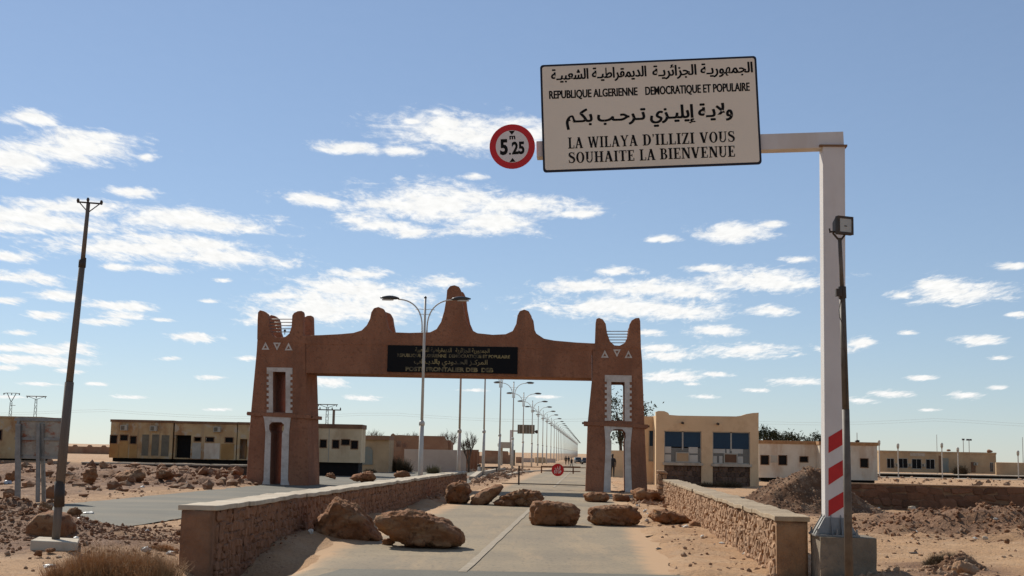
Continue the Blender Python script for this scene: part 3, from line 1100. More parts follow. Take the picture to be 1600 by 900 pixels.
def parapet(label, y0, y1, tin, side, zt0, zt1, seed):
    """low wall along the road; tin = lateral place of the face towards the road, side = +1 right / -1 left"""
    th = .46
    A = Vector((xc(y0) + tin, y0))
    B = Vector((xc(y1) + tin, y1))
    n = Vector((-side * VV.x, -side * VV.y))          # faces the road
    t = thing('stone_parapet', label, 'wall', (A.x, A.y, 0))
    core = MB()
    N = 40
    for i in range(N):
        a, b = i / N, (i + 1) / N
        P, Q = A.lerp(B, a), A.lerp(B, b)
        P2, Q2 = P - n * th, Q - n * th
        za, zb = zt0 + (zt1 - zt0) * a - .07, zt0 + (zt1 - zt0) * b - .07
        core.hexa([(P.x, P.y, -.7), (P2.x, P2.y, -.7), (Q2.x, Q2.y, -.7), (Q.x, Q.y, -.7),
                   (P.x, P.y, za), (P2.x, P2.y, za), (Q2.x, Q2.y, zb), (Q.x, Q.y, zb)])
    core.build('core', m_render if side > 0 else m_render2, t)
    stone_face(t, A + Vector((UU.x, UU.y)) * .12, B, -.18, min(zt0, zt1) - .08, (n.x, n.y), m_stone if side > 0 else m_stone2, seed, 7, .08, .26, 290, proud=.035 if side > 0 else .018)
    E0 = A - n * th
    # the end is a pier smeared over with render
    ep = MB()
    g0, g1 = (A, E0)
    NX, NZ = 8, 14
    for iz in range(NZ + 1):
        for ix in range(NX + 1):
            p = g0.lerp(g1, ix / NX)
            z = -.5 + (zt0 - .075 + .5) * iz / NZ
            k = .028 * noise.fractal(Vector((p.x * 5, z * 5, seed)), .8, 2, 4)
            ep.v.append(Vector((p.x - UU.x * (.02 + k), p.y - UU.y * (.02 + k), z)))
    for iz in range(NZ):
        for ix in range(NX):
            q0 = iz * (NX + 1) + ix
            ep.f.append((q0, q0 + 1, q0 + NX + 2, q0 + NX + 1))
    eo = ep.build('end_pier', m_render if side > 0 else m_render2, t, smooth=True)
    sd = eo.modifiers.new('thick', 'SOLIDIFY')
    sd.thickness = .03
    sd.offset = -1
    rg = random.Random(seed + 2)
    # capping slabs, each a stone of its own
    L = (B - A).length
    s = -.06
    while s < L:
        w = rg.uniform(.75, 1.35)
        e = min(L, s + w)
        c = MB()
        segs = 3
        oa, ob = .055 + rg.uniform(-.02, .02), .05 + rg.uniform(-.02, .02)
        for q in range(segs):
            f0, f1 = s + (e - s - .008) * q / segs, s + (e - s - .008) * (q + 1) / segs

            def co(f, inner, top):
                k = f / L
                P = A.lerp(B, k) + n * (oa + .045 * noise.noise(Vector((f * 2.3, seed, 0)))) if inner else A.lerp(B, k) - n * (th + ob + .02 * noise.noise(Vector((f * 2.1, seed + 5, 0))))
                z = zt0 + (zt1 - zt0) * k + .035 * noise.noise(Vector((f * 1.1, seed, 7))) + .012 * noise.noise(Vector((f * 6, seed, 7)))
                return (P.x, P.y, z if top else z - .075)
            c.hexa([co(f0, 1, 0), co(f0, 0, 0), co(f1, 0, 0), co(f1, 1, 0), co(f0, 1, 1), co(f0, 0, 1), co(f1, 0, 1), co(f1, 1, 1)])
        c.build('capstone', m_cap if side < 0 else m_cap2, t, bevel=.012, weld=True)
        s += w
    return t


Lp = onz(334, 790, .89)
Rp = onz(1213, 806, .88)
parapet('long low stone parapet left of the road, shaded side towards the road, pale capping', Lp.y, 57.5, Lp.x - xc(Lp.y), -1, .89, .86, 10)
parapet('low stone parapet right of the road with sunlit stones and pale capping', Rp.y, 48.6, Rp.x - xc(Rp.y), 1, .88, .85, 20)


def long_wall():
    z0, z1 = -.3, .86
    a, b = at(1235, 790, 46.2), at(1750, 790, 44.5)
    A, B = Vector((a.x, a.y)), Vector((b.x, b.y))
    t = thing('stone_wall', 'long low wall of reddish stones crossing the open ground behind the dirt mounds', 'wall', (A.x, A.y, 0))
    d = (B - A).normalized()
    n = Vector((d.y, -d.x))
    c = MB()
    P, Q = A, B
    P2, Q2 = A - n * .4, B - n * .4
    c.hexa([(P.x, P.y, z0), (Q.x, Q.y, z0), (Q2.x, Q2.y, z0), (P2.x, P2.y, z0), (P.x, P.y, z1), (Q.x, Q.y, z1), (Q2.x, Q2.y, z1), (P2.x, P2.y, z1)])
    c.build('core', m_mortar, t)
    stone_face(t, A, B, -.1, z1 - .02, (n.x, n.y), mat('dull_red_stone', (.22, .112, .07), (.17, .085, .05), 4, .92, .8, 20, .02, per_obj=.3), 44, 4, .25, .62, 200)
    s = 0
    rg = random.Random(4)
    L = (B - A).length
    while s < L:
        e = min(L, s + rg.uniform(.8, 1.6))
        p, q = A + d * s, A + d * (e - .01)
        k = MB()
        zt = z1 + .05 + rg.uniform(-.01, .012)
        k.hexa([(p.x + n.x * .04, p.y + n.y * .04, z1), (q.x + n.x * .04, q.y + n.y * .04, z1), (q.x - n.x * .44, q.y - n.y * .44, z1), (p.x - n.x * .44, p.y - n.y * .44, z1),
                (p.x + n.x * .04, p.y + n.y * .04, zt), (q.x + n.x * .04, q.y + n.y * .04, zt), (q.x - n.x * .44, q.y - n.y * .44, zt), (p.x - n.x * .44, p.y - n.y * .44, zt)])
        k.build('capstone', m_stone, t, bevel=.01)
        s = e


long_wall()


# ------------------------------------------------------------------ lettering
AR = {'ا': (0xFE8D, 2), 'إ': (0xFE87, 2), 'ب': (0xFE8F, 4), 'ة': (0xFE93, 2), 'ت': (0xFE95, 4), 'ج': (0xFE9D, 4), 'ح': (0xFEA1, 4), 'د': (0xFEA9, 2),
      'ر': (0xFEAD, 2), 'ز': (0xFEAF, 2), 'ش': (0xFEB5, 4), 'ط': (0xFEC1, 4), 'ع': (0xFEC9, 4), 'ف': (0xFED1, 4), 'ق': (0xFED5, 4), 'ك': (0xFED9, 4),
      'ل': (0xFEDD, 4), 'م': (0xFEE1, 4), 'ه': (0xFEE9, 4), 'و': (0xFEED, 2), 'ي': (0xFEF1, 4), 'ئ': (0xFE89, 4)}


def shape_ar(s):
    out = []
    i = 0
    prev_join = False
    while i < len(s):
        ch = s[i]
        if ch == 'ل' and i + 1 < len(s) and s[i + 1] == 'ا':
            out.append(chr(0xFEFC if prev_join else 0xFEFB))
            prev_join = False
            i += 2
            continue
        if ch == '\u0640':
            out.append(ch)
            prev_join = True
            i += 1
            continue
        if ch not in AR:
            out.append(ch)
            prev_join = False
            i += 1
            continue
        code, forms = AR[ch]
        nxt = i + 1 < len(s) and (s[i + 1] in AR or s[i + 1] == '\u0640')
        if forms == 2:
            out.append(chr(code + (1 if prev_join else 0)))
            prev_join = False
        else:
            k = (3 if nxt else 1) if prev_join else (2 if nxt else 0)
            out.append(chr(code + k))
            prev_join = nxt
        i += 1
    return ''.join(reversed(out))


def font_mesh(s, bold, res=3):
    c = bpy.data.curves.new('lettering', 'FONT')
    c.body = s
    c.size = 1
    c.offset = bold
    c.resolution_u = res
    c.space_character = 1.0
    o = bpy.data.objects.new('lettering_curve', c)
    COL.objects.link(o)
    bpy.context.view_layer.update()
    me = bpy.data.meshes.new_from_object(o.evaluated_get(bpy.context.evaluated_depsgraph_get()))
    vs = [v.co.copy() for v in me.vertices]
    fs = [tuple(p.vertices) for p in me.polygons]
    bpy.data.objects.remove(o)
    bpy.data.curves.remove(c)
    bpy.data.meshes.remove(me)
    return vs, fs


def serif_mesh(s):
    """bold slab-serif capitals drawn as polygons"""
    T, t, sh, se = .20, .085, .075, .085
    vs, fs = [], []
    zc = [0]

    def poly(p):
        zc[0] += 1
        b = len(vs)
        for x, y in p:
            vs.append(Vector((X + x, y, zc[0] % 7 * .0004)))
        fs.append(tuple(range(b, b + len(p))))

    def rect(x0, x1, y0, y1):
        poly([(x0, y0), (x1, y0), (x1, y1), (x0, y1)])

    def stem(x, w=T, top=True, bot=True):
        rect(x, x + w, 0, 1)
        if bot:
            rect(x - se, x + w + se, 0, sh)
        if top:
            rect(x - se, x + w + se, 1 - sh, 1)

    def diag(x0, y0, x1, y1, w):
        poly([(x0 - w / 2, y0), (x0 + w / 2, y0), (x1 + w / 2, y1), (x1 - w / 2, y1)])

    def arc(cx, cy, rx, ry, a0, a1, wx, wy, n=16):
        for i in range(n):
            p = []
            for a, o in ((a0 + (a1 - a0) * i / n, 1), (a0 + (a1 - a0) * (i + 1) / n, 1), (a0 + (a1 - a0) * (i + 1) / n, 0), (a0 + (a1 - a0) * i / n, 0)):
                p.append((cx + (rx if o else rx - wx) * cos(a), cy + (ry if o else ry - wy) * sin(a)))
            poly(p)
    X = 0
    for ch in s:
        w = .3
        if ch == 'I':
            stem(se); w = T + 2 * se
        elif ch == 'L':
            stem(se); rect(se, .62, 0, sh); rect(.55, .62, 0, .28); w = .62
        elif ch == 'E':
            stem(se); rect(se, .62, 0, sh); rect(.55, .62, 0, .27); rect(se, .6, 1 - sh, 1); rect(.53, .6, .76, 1); rect(se, .45, .46, .54); rect(.40, .46, .36, .64); w = .64
        elif ch == 'T':
            stem(.25, top=False); rect(0, .70, 1 - sh, 1); rect(0, .065, .74, 1); rect(.635, .70, .74, 1); w = .70
        elif ch == 'H':
            stem(se); stem(.56); rect(se, .7, .46, .54); w = .76 + se
        elif ch == 'N':
            stem(se, t + .01); stem(.62, t + .01, bot=False); diag(se + .1, 1, .66, 0, T + .03); w = .70 + se
        elif ch == 'U':
            rect(se, se + T, .32, 1); rect(0, T + 2 * se, 1 - sh, 1); rect(.58, .58 + t, .32, 1); rect(.50, .75, 1 - sh, 1)
            arc(.375, .32, .29, .34, pi, 2 * pi, .12, .1); w = .75
        elif ch == 'O':
            arc(.38, .5, .38, .52, 0, 2 * pi, T, .07, 28); w = .76
        elif ch == 'D':
            stem(se); rect(se, .36, 0, sh); rect(se, .36, 1 - sh, 1); arc(.36, .5, .38, .5, -pi / 2, pi / 2, T, .075); w = .75
        elif ch == 'B':
            stem(se); rect(se, .38, 0, sh); rect(se, .36, 1 - sh, 1); rect(se, .38, .47, .545)
            arc(.36, .755, .25, .245, -pi / 2, pi / 2, .17, .07); arc(.38, .27, .29, .275, -pi / 2, pi / 2, .19, .075); w = .68
        elif ch == 'A':
            diag(.10, 0, .37, 1, t + .02); diag(.64, 0, .37, 1, T + .03); rect(.16, .6, .29, .36); rect(0, .23, 0, sh); rect(.47, .80, 0, sh); w = .80
        elif ch == 'V':
            diag(.13, 1, .40, 0, T + .03); diag(.66, 1, .40, 0, t + .02); rect(0, .30, 1 - sh, 1); rect(.55, .78, 1 - sh, 1); w = .78
        elif ch == 'W':
            diag(.12, 1, .33, 0, T); diag(.55, 1, .33, 0, t + .01); diag(.52, 1, .75, 0, T); diag(.96, 1, .75, 0, t + .01); rect(0, .27, 1 - sh, 1); rect(.40, .66, 1 - sh, 1); rect(.86, 1.07, 1 - sh, 1); w = 1.07
        elif ch == 'Y':
            rect(.29, .29 + T, 0, .46); rect(.20, .58, 0, sh); diag(.12, 1, .39, .42, T); diag(.67, 1, .40, .42, t + .01); rect(0, .28, 1 - sh, 1); rect(.56, .78, 1 - sh, 1); w = .78
        elif ch == 'Z':
            rect(.02, .62, 1 - sh, 1); rect(.02, .09, .74, 1); rect(0, .64, 0, sh); rect(.57, .64, 0, .28); diag(.14, .04, .52, .96, T); w = .64
        elif ch == 'S':
            pts = [(.56, .78), (.50, .90), (.36, .965), (.22, .955), (.12, .87), (.11, .74), (.20, .63), (.34, .55), (.47, .46), (.55, .34), (.53, .18), (.42, .06), (.28, .035), (.14, .09), (.06, .24)]
            ws = [.05, .07, .08, .10, .15, .19, .21, .22, .21, .19, .15, .10, .08, .07, .05]
            for i in range(len(pts) - 1):
                (xa, ya), (xb, yb) = pts[i], pts[i + 1]
                L = math.hypot(xb - xa, yb - ya)
                nx, ny = -(yb - ya) / L, (xb - xa) / L
                xb += (xb - xa) * .25; yb += (yb - ya) * .25
                poly([(xa + nx * ws[i] / 2, ya + ny * ws[i] / 2), (xa - nx * ws[i] / 2, ya - ny * ws[i] / 2), (xb - nx * ws[i + 1] / 2, yb - ny * ws[i + 1] / 2), (xb + nx * ws[i + 1] / 2, yb + ny * ws[i + 1] / 2)])
            rect(.51, .56, .70, 1.0); rect(.055, .105, 0, .30); w = .64
        elif ch == "'":
            poly([(.03, 1), (.17, 1), (.15, .80), (.05, .66), (.08, .80)]); w = .2
        elif ch == ' ':
            w = .34
        X += w + .085
    return vs, fs


def lay(mb, glyph, org, ax, az, nrm, x0, x1, zc, h=None, z0=None, z1=None, dn=.006):
    """fit flat lettering between x0..x1 with vertical extent z0..z1 in the sign's plane"""
    vs, fs = glyph
    ax0, ax1 = min(v.x for v in vs), max(v.x for v in vs)
    ay0, ay1 = min(v.y for v in vs), max(v.y for v in vs)
    out = []
    for v in vs:
        X = x0 + (v.x - ax0) / (ax1 - ax0) * (x1 - x0)
        Z = z0 + (v.y - ay0) / (ay1 - ay0) * (z1 - z0)
        out.append(Vector(org) + Vector(ax) * X + Vector(az) * Z + Vector(nrm) * (dn + v.z))
    mb.add(out, fs)


def disc_poly(cx, cz, r, n=40):
    return [(cx + r * cos(2 * pi * i / n), cz + r * sin(2 * pi * i / n)) for i in range(n)]


def rrect(x0, x1, z0, z1, r, n=5):
    out = []
    for (cx, cz, a0) in ((x1 - r, z0 + r, -pi / 2), (x1 - r, z1 - r, 0), (x0 + r, z1 - r, pi / 2), (x0 + r, z0 + r, pi)):
        for i in range(n + 1):
            a = a0 + pi / 2 * i / n
            out.append((cx + r * cos(a), cz + r * sin(a)))
    return out


# ------------------------------------------------------------------ welcome gantry
def gantry():
    D = 19.0
    # plane square to the road through the post
    P0 = at(1304, 840, D)
    n = -UU

    def pl(px, py):
        v = ray(px, py)
        s = (P0 - Vector((0, 0, EYE))).dot(UU) / v.dot(UU)
        return Vector((0, 0, EYE)) + v * s
    t = thing('road_sign_gantry', 'white cantilever gantry carrying the large welcome sign and round height limit sign', 'road sign', (P0.x, P0.y, 0))
    zt = pl(1304, 228).z                        # top of the post
    zp = pl(1304, 838).z                        # top of the plinth
    wdt = .335
    top = pl(1303, 228)
    bot = pl(1306, 838)
    ax, az = VV, Vector((0, 0, 1))
    ps = MB()

    def ring(c, w, dpt):
        return [c - VV * w / 2 - UU * dpt / 2, c + VV * w / 2 - UU * dpt / 2, c + VV * w / 2 + UU * dpt / 2, c - VV * w / 2 + UU * dpt / 2]
    b0 = Vector((bot.x, bot.y, zp)) + UU * .15
    t0 = Vector((top.x, top.y, zt)) + UU * .15
    ps.hexa(ring(b0, wdt - .03, .30) + ring(t0, wdt, .30))
    ps.build('post', m_postw, t, bevel=.012)
    # end plate between post and arm
    k = MB()
    k.hexa(ring(t0 + Vector((0, 0, -.012)) - VV * .01, wdt + .08, .34) + ring(t0 + Vector((0, 0, .018)) - VV * .01, wdt + .08, .34))
    k.build('joint_plate', m_rustrim, t)
    # arm: slightly sagging away from the post
    a0 = pl(1319, 217)
    a1 = pl(838, 232)
    dr = (a1 - a0).normalized()
    upv = dr.cross(UU)
    if upv.z < 0:
        upv = -upv
    ar = MB()
    hh = .125

    def aring(c):
        c = c + UU * .15
        return [c - upv * hh - UU * .12, c + upv * hh - UU * .12, c + upv * hh + UU * .12, c - upv * hh + UU * .12]
    # main arm
    r0, r1 = aring(a0), aring(a1)
    ar.hexa(r0 + r1)
    ar.build('arm', m_postw, t, bevel=.01)
    # sign board, hung on the front of the arm
    c00, c10, c11, c01 = pl(848, 270), pl(1188, 256.5), pl(1183.5, 88), pl(844.5, 102)
    cen = (c00 + c10 + c11 + c01) / 4
    sx = ((c10 - c00) + (c11 - c01)) / 2
    sz = ((c01 - c00) + (c11 - c10)) / 2
    w, h = sx.length, sz.length
    sx.normalize()
    szv = UU.cross(sx)
    if szv.z < 0:
        szv = -szv
    rz = sz.normalized()
    org = cen + n * .02
    bd = MB()
    bd.prism([rrect(-w / 2, w / 2, -h / 2, h / 2, .05)], org, sx, szv, UU, 0, .035)
    sb = bd.build('sign_board', m_signb, t)
    fc = MB()
    fc.prism([rrect(-w / 2 + .032, w / 2 - .032, -h / 2 + .032, h / 2 - .032, .035)], org, sx, szv, UU, -.004, .002)
    fc.build('sign_face', m_sign, t)

    def q(px, py):
        p = pl(px, py) - cen
        return p.dot(sx), p.dot(szv)
    L = MB()

    def line(glyph, xl, xr, yt, yb, twice=0):
        """xl,xr at the line's middle; yt,yb extents measured at the middle of the line"""
        xm = (xl + xr) / 2
        ya = (yt + yb) / 2
        sl_ = -.0405
        X0 = q(xl, ya + sl_ * (xl - xm))[0]
        X1 = q(xr, ya + sl_ * (xr - xm))[0]
        Z1 = q(xm, yt)[1]
        Z0 = q(xm, yb)[1]
        L = MB()
        lay(L, glyph, org, sx, szv, n, X0, X1, 0, z0=Z0, z1=Z1, dn=.0055)
        if twice:
            lay(L, glyph, org, sx, szv, n, X0 + twice, X1 + twice, 0, z0=Z0, z1=Z1, dn=.0062)
        L.build('line_of_lettering', m_ink, t, recalc=False)
    line(font_mesh(shape_ar('الجمهوريـة الجزائريـة'), .014), 1019, 1175, 99.5, 122.5, .010)
    line(font_mesh(shape_ar('الديمقراطيـة الشعبيـة'), .014), 861, 1009, 106, 128.5, .010)
    line(font_mesh('REPUBLIQUE ALGERIENNE', .016), 858, 995.5, 139.8, 155, .007)
    line(font_mesh('DEMOCRATIQUE ET POPULAIRE', .016), 1008, 1170.5, 132.8, 148.6, .007)
    line(font_mesh(shape_ar('ولايـة إيليـزي تـرحـب بكـم'), .018), 884, 1143.5, 165.5, 199.5, .014)
    for (w_, xa_, xb_) in (('LA', 887.7, 911), ('WILAYA', 918.8, 996), ("D'ILLIZI", 1004, 1084.6), ('VOUS', 1093, 1148)):
        k_ = -.0405 * ((xa_ + xb_) / 2 - 1018)
        line(serif_mesh(w_), xa_, xb_, 210.3 + k_, 227.6 + k_)
    for (w_, xa_, xb_) in (('SOUHAITE', 888.3, 990.8), ('LA', 999.3, 1023.8), ('BIENVENUE', 1031, 1147.8)):
        k_ = -.0405 * ((xa_ + xb_) / 2 - 1018)
        line(serif_mesh(w_), xa_, xb_, 233.3 + k_, 250.8 + k_)
    # round height limit sign
    cc = pl(800.5, 229.5)
    R = (pl(836, 229.5) - cc).length
    o2 = cc + n * .03
    s = MB()
    s.prism([disc_poly(0, 0, R)], o2, sx, szv, UU, 0, .02)
    rs = s.build('round_sign', m_signr, t)
    s = MB()
    s.prism([disc_poly(0, 0, R * .725)], o2, sx, szv, UU, -.004, .002)
    s.build('round_face', m_signw, t)
    s = MB()

    def g2(glyph, x0, x1, z0, z1):
        lay(s, glyph, o2, sx, szv, n, x0 * R, x1 * R, 0, z0=z0 * R, z1=z1 * R, dn=.0055)
    g2(font_mesh('5', .04), -.54, -.19, -.38, .34)
    g2(font_mesh('.', .05), -.15, -.06, -.38, -.28)
    g2(font_mesh('25', .04), -.02, .54, -.37, .21)
    g2(font_mesh('m', .04), -.11, .15, .31, .48)
    for sg in (1, -1):
        p = [(-.14, .70 * sg), (.14, .70 * sg), (0, .52 * sg)]
        if sg < 0:
            p = p[::-1]
        s.add([o2 + sx * (x * R) + szv * (z * R) + n * .0057 for x, z in p], [(0, 1, 2)])
    s.build('height_limit_lettering', m_ink, t, recalc=False)
    br = MB()
    br.hexa(aring(pl(850, 231)) + aring(pl(832, 232)))
    # red stripes on the post
    fy = -.003
    for (yl0, yl1, yr0, yr1) in ((683, 708, 667, 692), (732, 758, 716, 740), (782, 807, 766, 790)):
        pts = [pl(1294.5, yl0), pl(1321.5, yr0), pl(1321.5, yr1), pl(1294.5, yl1)]
        st = MB()
        st.add([p - UU * .004 for p in pts] + [p + UU * .001 for p in pts], [(0, 1, 2, 3), (7, 6, 5, 4), (0, 4, 5, 1), (1, 5, 6, 2), (2, 6, 7, 3), (3, 7, 4, 0)])
        st.build('red_stripe', m_postr, t)
    # foot: flange, gussets, bolts
    fl = MB()
    bc = b0.copy()
    fl.hexa(ring(bc, .64, .60) + ring(bc + Vector((0, 0, .03)), .64, .60))
    fl.build('base_flange', m_gus, t, bevel=.004)
    for sx_, dv in ((1, VV), (-1, VV), (1, UU), (-1, UU)):
        for off in ((-.07, .07) if dv is UU else (-.1, .1)):
            ot = (UU if dv is VV else VV) * off
            h0, g = (.30, .15)
            a = bc + dv * sx_ * .145 + ot + Vector((0, 0, .03))
            b = a + dv * sx_ * .17
            c = a + Vector((0, 0, .28))
            e = a + dv * sx_ * .01 + Vector((0, 0, .28))
            tk = (UU if dv is VV else VV) * .006
            gm = MB()
            gm.add([a - tk, b - tk, e - tk, c - tk, a + tk, b + tk, e + tk, c + tk], [(0, 1, 2, 3), (7, 6, 5, 4), (0, 4, 5, 1), (1, 5, 6, 2), (2, 6, 7, 3), (3, 7, 4, 0)])
            gm.build('gusset', m_gus, t)
    # skirt closing the gussets, so that the foot flares
    sk = MB()
    sk.hexa(ring(bc + Vector((0, 0, .03)), .60, .40) + ring(bc + Vector((0, 0, .27)), wdt - .01, .315))
    sk.build('flared_skirt', m_gus, t, bevel=.006)
    for a, b in ((-1, -1), (1, -1), (-1, 1), (1, 1), (0, -1), (0, 1)):
        c = bc + VV * a * .28 + UU * b * .26
        bo = MB()
        bo.tube([c + Vector((0, 0, .03)), c + Vector((0, 0, .11))], .014, 8)
        bo.tube([c + Vector((0, 0, .03)), c + Vector((0, 0, .055))], .026, 6)
        bo.build('bolt', m_gus, t)
    # plinth
    pc = pl(1320, 838)
    pc.z = zp
    pc = pc + UU * .16
    pk = thing('concrete_plinth', 'grey concrete block under the foot of the welcome gantry', 'plinth', (pc.x, pc.y, 0))
    pb = MB()
    g = 9
    # slightly uneven cast block
    bm = bmesh.new()
    bmesh.ops.create_cube(bm, size=1)
    bmesh.ops.subdivide_edges(bm, edges=bm.edges[:], cuts=g, use_grid_fill=True)
    W_, D_, H_ = .80, .80, zp + .35
    vsx = []
    for v in bm.verts:
        c = v.co.copy()
        p = pc + VV * c.x * W_ + UU * c.y * D_
        p.z = zp - .0015 + (c.z - .5) * H_
        nn_ = noise.noise_vector(p * 4) * .012
        p += Vector((nn_.x, nn_.y, nn_.z * .25))
        vsx.append(p)
    bm.verts.index_update()
    pb.add(vsx, [tuple(v.index for v in f.verts) for f in bm.faces])
    bm.free()
    pb.build('block', m_conc, pk, smooth=False, weld=True)


gantry()


# ------------------------------------------------------------------ floodlight on pole
def floodlight():
    D = 17.2
    b = at(1327, 925, D)
    t = thing('floodlight_pole', 'thin brown pole with one floodlight, standing in front of the white gantry post', 'floodlight', (b.x, b.y, 0))
    mb = MB()
    mb.tube([at(1327.3, 928, D), at(1321.5, 640, D)], [.058, .050], 12)
    mb.build('lower_pole', m_fpole, t, smooth=True)
    mb = MB()
    mb.tube([at(1321.5, 641, D), at(1316, 455, D)], [.048, .042], 12)
    mb.build('middle_pole', m_fpole, t, smooth=True)
    mb = MB()
    mb.tube([at(1316, 456, D), at(1312, 372, D)], [.028, .026], 10)
    mb.build('upper_pole', m_fpole, t, smooth=True)
    mb = MB()
    mb.tube([at(1316.3, 466, D), at(1315.6, 448, D)], [.055, .055], 12)
    mb.box(*(lambda p: (p.x - .06, p.x + .02, p.y - .09, p.y - .02, p.z - .05, p.z + .05))(at(1311, 458, D)))
    mb.build('clamp', m_iron, t)
    # hanging cable
    mb = MB()
    pts = [at(1312, 470, D) - Vector((0, .06, 0)), at(1309, 485, D) - Vector((0, .07, 0)), at(1310, 497, D) - Vector((0, .07, 0)), at(1314, 506, D) - Vector((0, .07, 0)), at(1320, 560, D) - Vector((0, .06, 0)), at(1322, 640, D) - Vector((0, .06, 0))]
    mb.tube(pts, .006, 5)
    mb.build('cable', m_iron, t)
    # Y bracket
    mb = MB()
    j = at(1312.5, 377, D)
    for q in (at(1301, 364, D), at(1323, 363, D)):
        mb.tube([j, q], .014, 6)
    mb.tube([at(1297, 362, D), at(1325, 364, D)], .013, 6)
    mb.tube([at(1297, 364, D), at(1296, 357, D)], .011, 6)
    mb.build('bracket', m_iron, t)
    # lamp head: deep housing with a glass front turned a little to the right
    c = at(1317.5, 353, D)
    yaw = radians(38)
    X = Vector((cos(yaw), sin(yaw) * -1, 0))
    X = Vector((cos(radians(-24)), sin(radians(-24)), 0)) if False else Vector((cos(radians(22)), sin(radians(22)), 0))
    N = Vector((X.y, -X.x, 0))              # towards the camera, a bit to the right
    Z = Vector((0, 0, 1))
    w, h = .125, .125

    def rect(cn, w, h):
        return [cn - X * w - Z * h, cn + X * w - Z * h, cn + X * w + Z * h, cn - X * w + Z * h]
    f = c + N * .05
    hb = MB()
    hb.hexa(rect(f, w, h) + rect(f - N * .06, w, h))
    hb.hexa(rect(f - N * .06, w * .95, h * .95) + rect(f - N * .20, w * .55, h * .5))
    hb.build('lamp_housing', m_iron, t, bevel=.006)
    g = MB()
    g.hexa(rect(f + N * .004, w * .78, h * .74) + rect(f - N * .004, w * .78, h * .74))
    g.build('lamp_glass', mat('frosted_glass', (.50, .50, .48), (.42, .42, .40), 6, .25, 0, spec=.6), t)
    g = MB()
    g.hexa(rect(f + N * .010 - Z * .01, w * .16, h * .05) + rect(f + N * .004 - Z * .01, w * .16, h * .05))
    g.build('filament', m_iron, t)
    for s in (1, -1):
        g = MB()
        g.hexa(rect(f + N * .012 + Z * h * .87 * s, w, h * .13) + rect(f + N * .002 + Z * h * .87 * s, w, h * .13))
        g.build('bezel', m_iron, t)
        g = MB()
        g.hexa(rect(f + N * .0125 + X * w * .89 * s, w * .11, h * .74) + rect(f + N * .002 + X * w * .89 * s, w * .11, h * .74))
        g.build('bezel', m_iron, t)


floodlight()


# ------------------------------------------------------------------ leaning utility pole
def leaning_pole():
    D = 20.2
    b = at(86, 852, D)
    t = thing('leaning_pole', 'tall thin grey pole leaning right, with a small crossarm of insulators on top', 'utility pole', (b.x, b.y, 0))
    mb = MB()
    mb.tube([at(86, 856, D), at(93, 770, D)], [.062, .066], 12)
    mb.build('foot_section', m_pole, t, smooth=True)
    mb = MB()
    mb.tube([at(92.2, 775, D), at(108.5, 597, D)], [.074, .070], 12)
    mb.build('lower_section', m_pole, t, smooth=True)
    mb = MB()
    mb.tube([at(108.2, 600, D), at(129, 408, D)], [.058, .048], 12)
    mb.build('middle_section', m_pole, t, smooth=True)
    mb = MB()
    mb.tube([at(129, 410, D), at(138, 318, D)], [.036, .030], 10)
    mb.build('upper_section', m_pole, t, smooth=True)
    for (x, y, r, k) in ((128.6, 412, .058, 6), (93, 772, .080, 20)):
        mb = MB()
        mb.tube([at(x - .5, y + k, D), at(x + .4, y - k, D)], r, 12)
        mb.build('clamp', m_iron, t, smooth=True)
    mb = MB()
    mb.tube([at(131, 415, D), at(134, 404, D), at(130, 400, D)], .012, 6)
    mb.build('hook', m_iron, t)
    mb = MB()
    mb.tube([at(122, 315.5, D), at(159, 318.5, D)], .014, 6)
    mb.build('crossarm', m_iron, t)
    for a, c in (((124, 316), (136, 330)), ((156, 318.5), (139, 331))):
        mb = MB()
        mb.tube([at(*a, D), at(*c, D)], .009, 6)
        mb.build('brace', m_iron, t)
    for x, y in ((122, 312), (137.5, 311), (158.5, 315)):
        mb = MB()
        mb.tube([at(x, y + 5, D), at(x, y + 1, D), at(x, y - 2, D)], [.015, .026, .014], 8)
        mb.build('insulator', m_iron, t)
    q = at(85, 853, D)
    zb = ground(q.x, q.y)
    k = thing('pole_footing', 'flat whitish concrete footing block at the base of the leaning pole', 'footing', (q.x, q.y, zb))
    mb = MB()
    p = [at(47, 852, D - .3), at(121, 857, D - .55), at(124, 845, D + .25), at(60, 842, D + .5)]
    zt = sum(v.z for v in p) / 4
    top = [Vector((v.x, v.y, zt)) for v in p]
    zt += .06
    top = [Vector((v.x, v.y, zt)) for v in p]
    bt = [Vector((v.x, v.y, zt - .34)) for v in p]
    mb.hexa(bt + top)
    mb.build('block', m_concp, k, bevel=.015)


leaning_pole()


